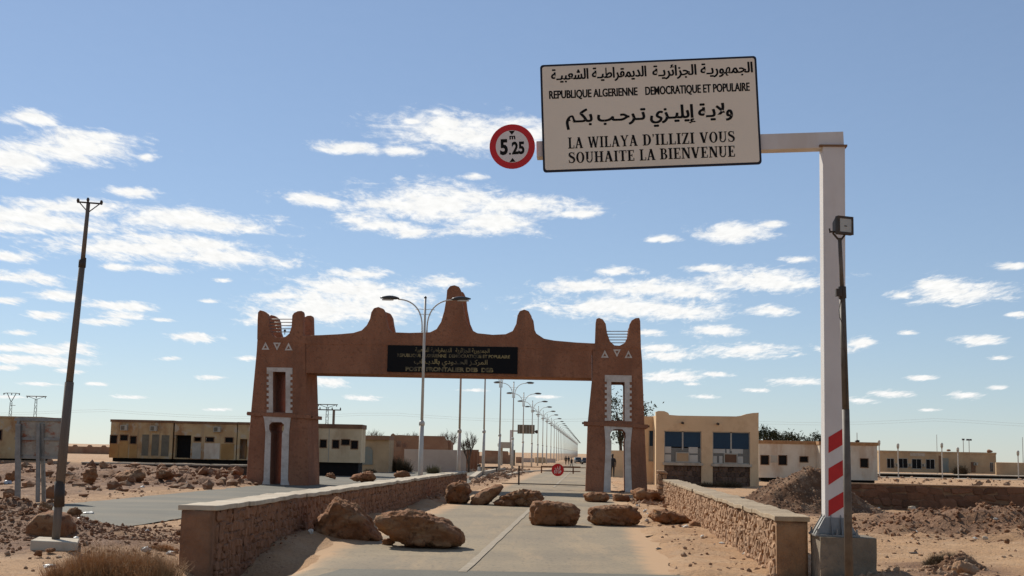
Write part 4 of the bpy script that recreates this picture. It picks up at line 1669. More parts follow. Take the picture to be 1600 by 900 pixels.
# ------------------------------------------------------------------ gateway
def gateway():
    P0 = at(440, 757, 61.0)
    P0.z = 0
    DEP = 2.6

    def q(px, py):
        v = ray(px, py)
        s = (P0 - Vector((0, 0, EYE))).dot(UU) / v.dot(UU)
        w = Vector((0, 0, EYE)) + v * s
        return ((w - P0).dot(VV), w.z)
    ax, az = VV, Vector((0, 0, 1))
    t = thing('border_gateway', 'monumental reddish adobe gateway with horned towers spanning the road', 'gateway', P0)

    def Q(l):
        return [q(*p) for p in l]

    def soften(l, k=1):
        for _ in range(k):
            o = []
            for i in range(len(l)):
                a, b = l[i], l[(i + 1) % len(l)]
                o.append((a[0] * .75 + b[0] * .25, a[1] * .75 + b[1] * .25))
                o.append((a[0] * .25 + b[0] * .75, a[1] * .25 + b[1] * .75))
            l = o
        return l
    # towers
    up_l = Q([(427, 581), (446, 581), (446, 644), (427, 644)])
    lo_l = Q([(421, 770), (423.5, 676), (421, 671), (421, 664), (425, 660), (440, 660), (444, 664), (444, 671), (441, 676), (441, 770)])
    # the lower openings reach the ground: part of the outer loop
    outl = Q([(384, 775), (391.5, 650), (401, 548), (402, 527), (493, 530), (478, 583), (480, 650), (482, 775)])

    def tower(outer_l, outer_r, openU, openL, topy):
        # outline running round the lower opening as a notch from below
        lp = outer_l + outer_r + openL
        return lp
    tw = MB()
    left = Q([(382.5, 775), (391, 650), (400.5, 548), (401.5, 530)]) + Q([(478, 532), (478, 583), (480, 650), (482, 775)]) + Q([(441, 775), (441, 676), (444, 671), (444, 664), (440, 660), (425, 660), (421, 664), (421, 671), (423.5, 676), (421, 775)])
    tw.prism([left, up_l], P0, ax, az, UU, 0, DEP)
    tw.build('left_tower', m_adobe, t, bevel=.07)
    tw = MB()
    up_r = Q([(955.5, 597), (975.5, 597), (975.5, 657), (955.5, 657)])
    right = Q([(913.5, 786), (918, 662), (925, 591), (925, 541)]) + Q([(1001.5, 541), (1003.5, 565), (1007, 662), (1012.5, 786)]) + Q([(977, 786), (976, 690), (977.5, 683), (977, 676), (972, 671), (959, 671), (954, 676), (953.5, 683), (955.5, 690), (954, 786)])
    tw.prism([right, up_r], P0, ax, az, UU, 0, DEP)
    tw.build('right_tower', m_adobe, t, bevel=.07)
    bm_ = MB()
    beam = Q([(478.2, 582.5), (924.8, 590.5), (924.8, 541), (900, 538.5), (700, 533), (478.2, 530)])
    bm_.prism([beam], P0, ax, az, UU, .003, DEP - .003)
    bm_.build('lintel_beam', m_adobe, t)
    # horned parapets, front and back
    topl = [(401.6, 531), (402.2, 500), (403, 488), (406, 484.5), (412, 486), (417, 490), (419.5, 497), (420.5, 512), (424, 522), (430, 527), (438, 528), (446, 526), (452, 521), (455.5, 510), (456.5, 493), (459, 489), (465, 486), (471.5, 485.5), (473, 489), (473.8, 524),
            (500, 523.5), (530, 522), (552, 520), (565, 516), (573, 508), (578, 498), (580, 488), (584, 481.5), (591, 479.5), (598, 482), (602, 489), (603.5, 500), (606, 512), (612, 519), (640, 520), (672, 519), (682, 514), (689, 503), (694, 486), (697.5, 465), (698.5, 453), (703, 447), (710, 445.5), (717, 448), (720.5, 456), (722.5, 475), (727, 498), (734, 514), (746, 520.5), (770, 523),
            (790, 522), (801, 517), (806.5, 506), (808.5, 493), (812, 486), (819, 483.5), (826, 486), (830, 493), (832, 508), (838, 521), (850, 529), (866, 532), (900, 535), (929.5, 536.5),
            (930.5, 505), (931.8, 498), (936, 496.5), (942, 499), (946.5, 506), (948.5, 520), (953, 533), (960, 539.5), (968, 540), (976, 536), (981.5, 524), (983.5, 507), (987, 500.5), (993, 497), (999, 496.5), (1000.5, 502), (1001.6, 544)]
    bot = [(925, 548), (700, 541), (478, 538)]
    front = Q(topl) + Q(bot)
    for d0, d1 in ((.0, .5), (DEP - .5, DEP)):
        pm = MB()
        pm.prism([front], P0, ax, az, UU, d0 - (.012 if d0 == 0 else -.0), d1 + (.012 if d0 else 0))
        pm.build('horned_parapet', m_adobe, t, bevel=.06)
    # waist ledges
    for (xa, ya, xb, yb, k) in ((386, 646, 501, 651, 0), (911, 661, 1013, 666, 1)):
        a, b = q(xa, ya), q(xb, yb)
        a2, b2 = q(388.5 if k == 0 else 914, ya), q(483 if k == 0 else 1010.5, yb)
        lm = MB()
        lm.prism([[(a2[0], a2[1] - .09), (b2[0], b2[1] - .09 + .0), (b2[0], b2[1] + .08), (a2[0], a2[1] + .08)]], P0, ax, az, UU, -.07, DEP + .07)
        # the windows pass through: ledge only as a shallow band on the faces
        lm2 = MB()
        for d0, d1 in ((-.07, .02), (DEP - .02, DEP + .07)):
            lm2.prism([[(a2[0], a2[1] - .09), (b2[0], b2[1] - .09), (b2[0], b2[1] + .08), (a2[0], a2[1] + .08)]], P0, ax, az, UU, d0, d1)
        for xx in (a2[0], b2[0]):
            zz = a2[1] if xx == a2[0] else b2[1]
            lm2.prism([[(xx - .06, zz - .09), (xx + .06, zz - .09), (xx + .06, zz + .08), (xx - .06, zz + .08)]], P0, ax, az, UU, -.072, DEP + .072)
        lm2.build('waist_ledge', m_adobe, t)
        for xx, zz, sg in ((a2[0], a2[1], -1), (b2[0], b2[1], 1)):
            pg = MB()
            o = P0 + ax * xx + az * zz + UU * .2
            pg.tube([o, o + VV * sg * .14], .05, 8)
            pg.build('wooden_peg', m_wood, t)
    # white toothed surround of the upper windows
    def toothed(x0, x1, xi0, xi1, y0, yi, y1, dy):
        pts = []
        n = 15
        s = (y1 - (y0 + 6)) / n
        L_ = [(x0, y1)]
        for i in range(n):
            ya, yb = y1 - i * s, y1 - (i + 1) * s
            xa = x0 if i % 2 == 0 else x0 + 3.2
            L_ += [(xa, ya - (.2 if i else 0)), (xa, yb)]
        L_ += [(x0, y0 + 5.9), (x0, y0)]
        R_ = [(x1, y0), (x1, y0 + 5.9)]
        for i in reversed(range(n)):
            ya, yb = y1 - i * s, y1 - (i + 1) * s
            xa = x1 if i % 2 == 0 else x1 - 3.2
            R_ += [(xa, yb), (xa, ya - (.2 if i else 0))]
        outer = L_[1:] + R_
        inner = [(xi1, y1), (xi1, yi), (xi0, yi), (xi0, y1)]
        return Q([(p[0], p[1] + (p[0] - x0) * .02) for p in outer + inner])
    for args in ((417, 457, 426.5, 446.5, 574, 580.5, 644.5, 0), (945, 987, 955, 976, 586, 596.5, 657.5, 0)):
        m = MB()
        m.prism([toothed(*args)], P0, ax, az, UU, -.035, .01)
        m.build('toothed_window_surround', m_white, t)
    for pts in ([(409, 759), (412, 750), (415, 675), (413, 655), (411.5, 650.5), (455, 651.5), (453.5, 660), (452, 676), (450, 750), (453, 760), (438.5, 760), (439, 750), (441, 677), (444.3, 671), (444.3, 664), (440, 659.6), (425, 659.6), (420.7, 664), (420.7, 671), (423.5, 677), (421.5, 750), (422, 760)],
                [(943, 770), (946, 700), (945, 675), (943.5, 662.5), (988.5, 663.5), (987, 676), (985, 700), (987.5, 771), (976.5, 771), (976, 690), (977.8, 683), (977.3, 676), (972, 670.6), (959, 670.6), (953.7, 676), (953.2, 683), (955.5, 690), (954, 771)]):
        m = MB()
        m.prism([Q(pts)], P0, ax, az, UU, -.04, .01)
        m.build('keyhole_door_surround', m_white, t)
    # triangles
    for (cx, cy, inv) in ((415, 541, 0), (433, 541, 1), (451, 542, 0), (945, 553.5, 0), (964, 551.5, 1), (982, 554, 0)):
        m = MB()
        r, s = 6, (-1 if inv else 1)
        tri = [(cx - r, cy + 5.5 * s), (cx + r, cy + 5.5 * s), (cx, cy - 6.5 * s)]
        inn = [(cx - r * .42, cy + 3.2 * s), (cx + r * .42, cy + 3.2 * s), (cx, cy - 1.5 * s)]
        m.prism([Q(tri), Q(inn)], P0, ax, az, UU, -.03, .01)
        m.build('white_triangle', m_white, t)
    # railings between the horns
    for (xa, xb, ys, dy) in ((419, 455.5, (498, 503, 508, 513, 518), 0), (947, 984, (517, 521.5, 526, 530.5, 535), 0)):
        for y in ys:
            r = MB()
            a, b = q(xa, y), q(xb, y)
            for dd in (.22,):
                p = P0 + ax * a[0] + az * a[1] + UU * dd
                w = P0 + ax * b[0] + az * b[1] + UU * dd
                r.tube([p, w], .022, 6)
            r.build('rail', m_galv, t, smooth=True)
    # small lamp between the left horns
    a = q(443, 522)
    r = MB()
    p = P0 + ax * a[0] + az * a[1] + UU * .25
    r.tube([p, p + Vector((0, 0, .16))], .02, 6)
    r.tube([p + Vector((0, 0, .16)), p + Vector((0, -.02, .24))], [.07, .04], 8)
    r.build('spotlight', m_iron, t)
    # name board
    c = Q([(605.5, 539.5), (809, 542.5), (808.5, 584), (606, 581.5)])
    x0, x1 = (c[0][0] + c[3][0]) / 2, (c[1][0] + c[2][0]) / 2
    z0, z1 = (c[2][1] + c[3][1]) / 2, (c[0][1] + c[1][1]) / 2
    m = MB()
    m.prism([[(x0, z0), (x1, z0), (x1, z1), (x0, z1)]], P0, ax, az, UU, -.07, .0)
    m.build('name_board', m_board, t)
    L = MB()

    def ln(g, xa, xb, ya, yb):
        A, B = q(xa, (ya + yb) / 2)[0], q(xb, (ya + yb) / 2)[0]
        L = MB()
        lay(L, g, P0, ax, az, -UU, A, B, 0, z0=q((xa + xb) / 2, yb)[1], z1=q((xa + xb) / 2, ya)[1], dn=.078)
        L.build('line_of_lettering', m_gold, t, recalc=False)['kind'] = 'stuff'
    ln(font_mesh(shape_ar('الجمهورية الجزائرية'), .02), 712, 765, 544, 553.5)
    ln(font_mesh(shape_ar('الديمقراطية الشعبية'), .02), 649, 706, 543, 552.5)
    ln(font_mesh('REPUBLIQUE ALGERIENNE  DEMOCRATIQUE ET POPULAIRE', .04), 621, 797, 553.8, 560)
    ln(font_mesh(shape_ar('المركـز الحـدودي بالدبـداب'), .025), 647, 762, 561.5, 573.5)
    ln(font_mesh('POSTE FRONTALIER DEB  DEB', .05), 634, 771, 574, 581)
    return P0


gateway()


# ------------------------------------------------------------------ street lamps
def street_lamp():
    D = 52.0
    b = at(656, 770, D)
    b.z = 0
    k = D / FPX
    t = thing('street_lamp', 'nearest double-arm street lamp, in front of the gateway beam', 'street lamp', b, 'double-arm street lamps along the road')
    hb = lambda y: (at(657, y, D).z)
    zc, zt = hb(661), hb(466)
    m = MB()
    m.tube([b + Vector((0, 0, -.3)), b + Vector((0, 0, zc))], [.105, .090], 12)
    m.build('lower_pole', m_lampw, t, smooth=True)
    m = MB()
    m.tube([b + Vector((0, 0, zc)), b + Vector((0, 0, zt))], [.062, .048], 10)
    m.build('upper_pole', m_lampw, t, smooth=True)
    m = MB()
    m.tube([b + Vector((0, 0, zc - .1)), b + Vector((0, 0, zc + .02)), b + Vector((0, 0, zc + .10))], [.115, .12, .075], 12)
    m.build('collar', m_lampw, t, smooth=True)
    m = MB()
    m.tube([b + Vector((0, 0, zt)), b + Vector((0, 0, zt + .05)), b + Vector((0, 0, zt + .09))], [.055, .06, .02], 10)
    m.build('finial', m_lampd, t, smooth=True)
    X = VV
    zh = hb(468)
    for s in (-1, 1):
        pts = []
        z0 = hb(516)
        for i in range(15):
            u = i / 14
            a = pi / 2 * u
            x = .10 + (1.12 - .10) * (1 - cos(a)) ** 1.15
            z = z0 + (zh - z0) * sin(a) ** .9
            pts.append(b + X * s * x + Vector((0, 0, z)))
        m = MB()
        m.tube(pts, .028, 7)
        m.tube([b + X * s * .10 + Vector((0, 0, z0)), b + X * s * .10 + Vector((0, 0, z0 - .08))], .035, 7)
        m.build('arm', m_lampw, t, smooth=True)
        for (za, xa) in ((hb(484), .40), (hb(492), .25)):
            m = MB()
            m.tube([b + Vector((0, 0, za)), b + X * s * xa * .5 + Vector((0, 0, za + .035)), b + X * s * xa + Vector((0, 0, za))], .012, 5)
            m.build('brace', m_lampw, t, smooth=True)
        h = MB()
        # cobra head: flattened teardrop
        hp, hr = [], []
        for i in range(9):
            u = i / 8
            p = b + X * s * (1.08 + .78 * u) + Vector((0, 0, zh + .02 + .05 * sin(pi * u) + .03 * u))
            hp.append(p)
            hr.append(.045 + .10 * sin(pi * min(1, u * 1.02)) ** .8 * (1 - .25 * u))
        h.tube(hp, hr, 10)
        for v in h.v:
            mid = zh + .05
            v.z = mid + (v.z - mid) * .62
        hd = h.build('lamp_head', m_lampd, t, smooth=True)
        g = MB()
        gp = b + X * s * 1.55 + Vector((0, 0, zh + .0))
        ring = [gp + X * .24 * cos(2 * pi * i / 12) + UU * .08 * sin(2 * pi * i / 12) for i in range(12)]
        g.add(ring + [v - Vector((0, 0, .05)) for v in ring], [tuple(range(12)), tuple(reversed(range(12, 24)))] + [(i, (i + 1) % 12, 12 + (i + 1) % 12, 12 + i) for i in range(12)])
        g.build('lens', m_lampw, hd)
    return t, b


lamp0, lb = street_lamp()
ORD1 = ['first', 'second', 'third', 'fourth', 'fifth', 'sixth', 'seventh', 'eighth', 'ninth']
ORD = ['nearest', 'second', 'third', 'fourth', 'fifth', 'sixth', 'seventh', 'eighth', 'ninth', 'tenth', 'eleventh', 'twelfth', 'thirteenth', 'fourteenth', 'fifteenth', 'sixteenth']
L0 = 6.97
dist = [69, 85, 100, 117, 135, 156, 174, 192, 210, 233, 254, 273, 289]
while len(dist) < 40:
    dist.append(dist[-1] + 17.5)
for i, d in enumerate(dist):
    x = d * .0625 - L0 + .0
    c = copy_tree(lamp0, (x, d, ground(x, d)))
    if i < 13:
        c['label'] = '%s street lamp of the double-arm row counted from the nearest, seen beyond the gateway' % ORD[i + 1]
    else:
        c['label'] = '%s street lamp of the double-arm row counted from the nearest, tiny towards the vanishing point' % (['fifteenth', 'sixteenth', 'seventeenth', 'eighteenth', 'nineteenth'] + ['twentieth'] + ['twenty-' + o for o in ORD1] + ['thirtieth'] + ['thirty-' + o for o in ORD1] + ['fortieth', 'forty-first'])[i - 13]


# ------------------------------------------------------------------ buildings
def facade(mb, P, Xd, Nd, w, h, holes, th):
    """wall w x h from P along Xd with rectangular holes, thickness th going back along Nd"""
    xs = sorted({0, w} | {min(w, max(0, v)) for hh in holes for v in hh[:2]})
    zs = sorted({0, h} | {min(h, max(0, v)) for hh in holes for v in hh[2:]})
    Zd = Vector((0, 0, 1))
    solid = {}
    for i in range(len(xs) - 1):
        for j in range(len(zs) - 1):
            cx, cz = (xs[i] + xs[i + 1]) / 2, (zs[j] + zs[j + 1]) / 2
            solid[i, j] = not any(a < cx < b and c < cz < e for a, b, c, e in holes)

    def V(i, j, k):
        return P + Xd * xs[i] + Zd * zs[j] + Nd * (th * k)
    for (i, j), s in solid.items():
        if not s:
            continue
        for k in (0, 1):
            mb.add([V(i, j, k), V(i + 1, j, k), V(i + 1, j + 1, k), V(i, j + 1, k)], [(0, 1, 2, 3) if k == 0 else (3, 2, 1, 0)])
        for di, dj, e in ((-1, 0, ((i, j), (i, j + 1))), (1, 0, ((i + 1, j), (i + 1, j + 1))), (0, -1, ((i, j), (i + 1, j))), (0, 1, ((i, j + 1), (i + 1, j + 1)))):
            if not solid.get((i + di, j + dj), False):
                (a, b), (c, d) = e
                mb.add([V(a, b, 0), V(c, d, 0), V(c, d, 1), V(a, b, 1)], [(0, 1, 2, 3)])


def cabin(label, x0, x1, yt, yb, d, wins, m, rim=.16, depth=2.6, doors=(), panels=(), acs=(), holes_back=(), under=True, group=None, seams=(), rimm=None, cat='cabin', name='prefab_cabin', grid=False):
    """prefab box. Positions are the photo's columns and rows at its distance"""
    ya = (yt + yb) / 2
    sl = ROLL
    xm = (x0 + x1) / 2
    A = at(x0, yb + sl * (x0 - xm), d)
    B = at(x1, yb + sl * (x1 - xm), d)
    T = at(xm, yt, d)
    z0, z1 = (A.z + B.z) / 2, T.z
    w = B.x - A.x
    h = z1 - z0
    P = Vector((A.x, d, z0))
    X = Vector((1, 0, 0))
    N = Vector((0, 1, 0))
    gz = ground((A.x + B.x) / 2, d)
    t = thing(name, label, cat, (A.x + w / 2, d + depth / 2, gz), group)

    def loc(px, py):
        p = at(px, py, d)
        return p.x - A.x, p.z - z0

    def R(r):
        a, b = loc(r[0], r[2])[0], loc(r[1], r[2])[0]
        cxp = (r[0] + r[1]) / 2
        return a, b, loc(cxp, r[3])[1], loc(cxp, r[2])[1]
    holes = [R(r) for r in list(wins) + list(doors)]
    holes = [(a, b, max(c, .0), e) for a, b, c, e in holes]
    wall = MB()
    facade(wall, P, X, N, w, h - rim, holes, .08)
    bh = [R(r) for r in holes_back]
    facade(wall, P + N * (depth - .08), X, N, w, h - rim, bh, .08)
    wall.box(P.x, P.x + .08, P.y + .08, P.y + depth - .08, z0, z1 - rim)
    wall.box(P.x + w - .08, P.x + w, P.y + .08, P.y + depth - .08, z0, z1 - rim)
    wall.box(P.x + .08, P.x + w - .08, P.y + .08, P.y + depth - .08, z0, z0 + .08)
    wall.build('wall', m, t, recalc=False)
    rf = MB()
    rf.box(P.x - .05, P.x + w + .05, P.y - .06, P.y + depth + .05, z1 - rim + .001, z1)
    rf.build('roof', rimm or m_rustrim, t, bevel=.01)
    if under:
        u = MB()
        u.box(P.x + .15, P.x + w - .15, P.y + .25, P.y + depth - .1, gz - .3, z0 - .001)
        u.build('dark_underside', m_black, t)  # black block filling the gap under the cabin floor
    for i, r in enumerate(wins):
        a, b, c, e = R(r)
        f = MB()
        k = .045
        for (q0, q1, q2, q3) in ((a - k, b + k, c - k, c), (a - k, b + k, e, e + k), (a - k, a, c, e), (b, b + k, c, e)):
            f.box(P.x + q0, P.x + q1, P.y - .03, P.y + .02, z0 + q2, z0 + q3)
        if grid:
            f.box(P.x + (a + b) / 2 - .02, P.x + (a + b) / 2 + .02, P.y - .01, P.y + .02, z0 + c, z0 + e)
        fo = f.build('window_frame', m_rustrim if not grid else m_alu, t)
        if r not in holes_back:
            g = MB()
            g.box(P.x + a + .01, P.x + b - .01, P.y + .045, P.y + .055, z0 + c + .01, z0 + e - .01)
            g.build('window_fill', m_black, fo)  # black sheet standing in for the dark inside, no glass here
    for (r, pm, nm) in panels:
        a, b, c, e = R(r)
        g = MB()
        g.box(P.x + a, P.x + b, P.y - .03, P.y + .001 - .002, z0 + max(c, .02), z0 + e)
        g.build(nm, pm, t, bevel=.005)
    for (px, py) in acs:
        a, c = loc(px, py)
        g = MB()
        g.box(P.x + a - .22, P.x + a + .22, P.y - .25, P.y + .0, z0 + c - .17, z0 + c + .17)
        ao = g.build('air_conditioner', m_palepan, t, bevel=.01)
        g = MB()
        g.box(P.x + a - .17, P.x + a + .05, P.y - .256, P.y - .2505, z0 + c - .13, z0 + c + .13)
        g.build('grille', m_greypan, ao)
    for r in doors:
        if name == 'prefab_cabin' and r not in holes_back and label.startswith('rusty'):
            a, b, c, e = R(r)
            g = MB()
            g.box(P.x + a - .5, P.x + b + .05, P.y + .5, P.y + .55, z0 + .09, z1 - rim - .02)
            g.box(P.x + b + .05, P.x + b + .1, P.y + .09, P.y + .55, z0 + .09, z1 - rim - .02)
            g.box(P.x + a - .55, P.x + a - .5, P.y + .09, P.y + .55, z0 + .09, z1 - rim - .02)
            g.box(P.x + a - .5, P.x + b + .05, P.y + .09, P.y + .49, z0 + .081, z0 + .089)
            g.build('doorway_shade_boards', m_black, t)  # black boards added so that the open doorway looks unlit
    for sx in seams:
        a, _ = loc(sx, yt)
        g = MB()
        g.box(P.x + a - .025, P.x + a + .025, P.y - .014, P.y - .001, z0 + .02, z1 - rim - .01)
        g.build('joint_strip', m_tanw if m is m_cabin else m_palepan, t)
    return t, P, w, h


m_orange = mat('orange_stained_panel', (.52, .32, .13), (.42, .24, .09), 1.2, .75, .2, 12, .01, stain=(.35, .15, .06), stain_scale=1.0, stain_amt=.6)
GC = 'row of derelict prefab cabins on the left'
cabin('long rusty cream cabin with three small windows and three grey shutters, leftmost of its row', 170.5, 268, 656, 716, 82,
      [(173, 183, 680.5, 692.5), (188.5, 199.5, 680, 688), (204, 213, 682, 693)], m_cabin,
      panels=[((171.5, 186, 693.5, 715), m_orange, 'orange_panel'), ((187, 201, 689, 715), m_orange, 'orange_panel'), ((202.5, 215, 694, 715), m_orange, 'orange_panel'), ((222.7, 233, 679, 712), m_greypan, 'shutter'), ((238, 249, 679, 712), m_greypan, 'shutter'), ((253, 264.7, 680, 713), m_greypan, 'shutter')],
      acs=[(195, 668.5), (241, 669.5)], group=GC, seams=(186, 217, 235.5, 251))
cabin('rusty cream cabin with a wide black doorway, second of the left row', 270.5, 368, 658.5, 718, 82,
      [(304, 314, 683.5, 689), (322, 334, 683.5, 690), (352.5, 364, 684, 691)], m_cabin, doors=[(272.5, 299, 680, 719)], holes_back=[(304, 314, 683.5, 689)],
      panels=[((301, 314.5, 692, 717), m_palepan, 'door'), ((319.5, 344, 692.5, 717), m_cabinw, 'pale_panel'), ((346, 366, 693.5, 717.5), m_orange, 'orange_panel')], acs=[(340, 671)], group=GC, seams=(316, 318.5, 345))
cabin('cabin half hidden by the left gate tower with a doorway one can see through', 369.5, 440, 660, 719.5, 82,
      [], m_cabin, doors=[(375, 386.5, 686, 718)], holes_back=[(377.5, 389, 686, 718)], group=GC)
cabin('cream cabin with four dark windows between the left gate tower and the blue door', 478, 563, 662.5, 722.5, 84,
      [(500.5, 510, 687.5, 699), (520, 529.5, 688, 700), (534, 546, 687, 695), (549, 559, 689, 701)], mat('cream_panel', (.82, .68, .48), (.68, .54, .36), 1.1, .7, .2, 12, .01, stain=(.46, .29, .17), stain_scale=.8, stain_amt=.5, stain_stretch=(1, 1, .3)), rim=.28, group=GC, seams=(515,))
cabin('ochre cabin cut off by the left picture edge behind the rusty billboard', -60, 60, 650, 716, 78,
      [(-10, 3, 672, 687)], m_cabin, rimm=m_cabin, rim=.1)
GR = 'white prefab cabins behind the right parapet'
cabin('white prefab cabin with three small windows next to the ochre building', 1186, 1278.5, 688.5, 747, 92,
      [(1189, 1201, 712, 725.5), (1217, 1229, 712, 726), (1250, 1262, 713.7, 721.7)], m_cabinw, rimm=mat('orange_rim', (.50, .30, .15), (.38, .2, .1), 3, .8, .3), rim=.24, depth=5, group=GR,
      panels=[((1204, 1214, 712, 723), m_palepan, 'blanked_window')])
cabin('white prefab cabin partly behind the striped post with one square window', 1281, 1371.5, 690.5, 750, 91,
      [(1344.6, 1356, 717, 730)], m_cabinw, rimm=MATS['orange_rim'], rim=.24, depth=5, group=GR)


def junk(label, x0, x1, y0, y1, d, seed, m):
    a, b = at(x0, y1, d), at(x1, y0, d)
    w, h = b.x - a.x, b.z - a.z
    o = free_rock('roof_debris', label, 'debris', a.x + w / 2, d + .6, w, w * .6, h * 1.1, seed, m, 2, .1, None, 0, z=a.z - h * .05)
    return o


junk('dark bundle lying on the roof of the white cabin right of the post', 1338, 1349, 687, 691.5, 91.2, 5, m_iron)
junk('reddish angular debris standing on the roof of the far ochre building', 1481, 1489.5, 700.5, 706.5, 150.5, 6, m_ruin)
junk('reddish debris at the right end of the far building roof', 1543, 1557, 702, 708, 150.5, 8, m_ruin)


def ochre_building():
    d = 76
    P = at(1024.5, 760, d)
    z0 = ground(P.x, d) - .05
    zt = at(1105, 650.5, d).z
    x0, x1 = P.x, at(1185.5, 700, d).x
    w = x1 - x0
    t = thing('ochre_building', 'ochre checkpoint building with two wide blue-topped windows right of the gateway', 'building', ((x0 + x1) / 2, d + 3, z0))
    P = Vector((x0, d, z0))
    X, N = Vector((1, 0, 0)), Vector((0, 1, 0))

    def R(a, b, c, e):
        m_ = (a + b) / 2
        return at(a, (c + e) / 2, d).x - x0, at(b, (c + e) / 2, d).x - x0, at(m_, e, d).z - z0, at(m_, c, d).z - z0
    wr = [R(1038, 1096, 673.6, 723), R(1113.6, 1172, 675, 725)]
    base = [(a, b, .0, c - .16) for a, b, c, e in wr]
    mb = MB()
    h = zt - z0
    facade(mb, P, X, N, w, h - .01, wr + base, .35)
    facade(mb, P + N * 5.65, X, N, w, h - .01, [], .35)
    mb.box(x0, x0 + .3, d + .35, d + 5.65, z0, zt - .01)
    mb.box(x1 - .3, x1, d + .35, d + 5.65, z0, zt - .01)
    mb.build('wall', m_ochre, t, recalc=False)
    rf = MB()
    rf.box(x0 + .3, x1 - .3, d + .35, d + 5.65, zt - .5, zt - .3)
    rf.build('roof', m_concp, t)
    # parapet with raised ends
    pp = [(1024.5, 651), (1024.8, 643.5), (1029, 642), (1038, 642.3), (1044, 645), (1046, 648.3), (1060, 649.3), (1100, 650), (1150, 650.6), (1158, 649.6), (1166, 647), (1176, 645.3), (1185.5, 644.8), (1185.5, 654)]
    pts = []
    for x, y in pp:
        v = at(x, y, d)
        pts.append((v.x - x0, v.z - z0))
    pts[0] = (0, h - .012)
    pts[-1] = (w, h - .012)
    m = MB()
    m.prism([pts], P, X, Vector((0, 0, 1)), N, .0, .35)
    m.build('parapet', m_ochre, t)
    rg = random.Random(8)
    for wi, (a, b, c, e) in enumerate(wr):
        s = MB()
        s.box(x0 + a - .1, x0 + b + .1, d - .08, d + .3, z0 + c - .16, z0 + c - .001)
        s.build('sill', m_concp, t, bevel=.01)
        # base panel of dark stones
        k = MB()
        k.box(x0 + a - .02, x0 + b + .02, d + .14, d + .36, z0, z0 + c - .162)
        k.build('base_panel', m_mortar, t)
        rows = 4
        hh = (c - .17) / rows
        for r in range(rows):
            s_ = a + .01
            while s_ < b - .08:
                ww = min(b - s_ - .01, rg.uniform(.18, .36))
                stone_obj(t, (x0 + s_ + ww / 2, d + .13, z0 + hh * (r + .5)), (ww - .02, .09, hh - .02), 0, m_dstone, rg)
                s_ += ww
        # glazing
        fr = MB()
        k = .05
        mid = (a + b) / 2
        tr = c + (e - c) * .40
        for q in ((a, b, c, c + k), (a, b, e - k, e), (a, a + k, c, e), (b - k, b, c, e), (mid - .045, mid + .045, tr, e)):
            fr.box(x0 + q[0], x0 + q[1], d + .10, d + .16, z0 + q[2], z0 + q[3])
        fo = fr.build('window_frame', m_alu, t)

        def window_fill(nm, mm, u0, u1, v0, v1, y=.125, th=.01, par=fo):
            g = MB()
            g.box(x0 + a + (b - a) * u0, x0 + a + (b - a) * u1, d + y, d + y + th, z0 + c + (e - c) * v0, z0 + c + (e - c) * v1)
            return g.build(nm, mm, par)
        window_fill('blue_pane', m_blue, .02, .485, .47 if wi else .5, .98)
        window_fill('blue_pane', m_blue, .515, .98, .47 if wi else .5, .98)
        window_fill('window_fill', m_pane, .02, .98, .02, .465, y=.128)
        if wi == 0:  # white panels paint in the bright sky seen through the back
            for (u0, u1, v0, v1) in ((.02, .19, .03, .25), (.02, .19, .30, .50), (.66, .91, .03, .25), (.66, .91, .30, .50)):
                window_fill('bright_sky_panel', m_wht, u0, u1, v0, v1, y=.112)
        else:
            for (u0, u1, v0, v1) in ((.02, .12, .03, .24), (.18, .27, .03, .24), (.02, .34, .33, .46), (.52, .82, .33, .47), (.68, .82, .03, .24), (.38, .46, .33, .46)):
                window_fill('bright_sky_panel', m_wht, u0, u1, v0, v1, y=.112)
        g = MB()
        u0, u1 = (.31, .68) if wi == 0 else (.30, .67)
        xa, xb = x0 + a + (b - a) * u0, x0 + a + (b - a) * u1
        za, zb = z0 + c + .02, z0 + c + (e - c) * .33
        kk = .06
        for q in ((xa, xb, za, za + kk), (xa, xb, zb - kk, zb), (xa, xa + kk, za + kk, zb - kk), (xb - kk, xb, za + kk, zb - kk)):
            g.box(q[0], q[1], d + .05, d + .10, q[2], q[3])
        ho = g.build('serving_hatch', m_palepan, t)
        g = MB()
        g.box(xa + kk, xb - kk, d + .075, d + .085, za + kk, zb - kk)
        g.build('hatch_board', m_wood if wi else m_tanw, ho)
    for (x, y) in ((1066, 660.6), (1121, 662)):
        p = at(x, y, d)
        g = MB()
        g.tube([p + Vector((0, .05, 0)), p - Vector((0, .35, .03))], .07, 8)
        g.build('water_spout', m_iron, t)
    # set-back left wing
    d2 = d + 1.4
    xa, xb = at(1003, 700, d2).x, at(1026, 700, d2).x
    zt2 = at(1015, 650.5, d2).z
    a, b, c, e = at(1013.5, 700, d2).x - xa, at(1022.5, 700, d2).x - xa, at(1018, 721, d2).z - z0, at(1018, 673, d2).z - z0
    mb = MB()
    facade(mb, Vector((xa, d2, z0)), X, N, xb - xa, zt2 - z0, [(a, b, c, e)], .3)
    mb.build('wing_wall', m_ochre, t, recalc=False)
    g = MB()
    g.box(xa + a, xa + a + .06, d2 + .1, d2 + .16, z0 + c, z0 + e)
    g.box(xa + b - .06, xa + b, d2 + .1, d2 + .16, z0 + c, z0 + e)
    fo = g.build('wing_window_frame', m_wht, t)
    g = MB()
    g.box(xa + a + .06, xa + b - .06, d2 + .12, d2 + .13, z0 + c + (e - c) * .5, z0 + e)
    g.build('blue_pane', m_blue, fo)
    g = MB()
    g.box(xa + a + .06, xa + b - .06, d2 + .12, d2 + .13, z0 + c, z0 + c + (e - c) * .5)
    g.build('window_fill', m_palepan, fo)


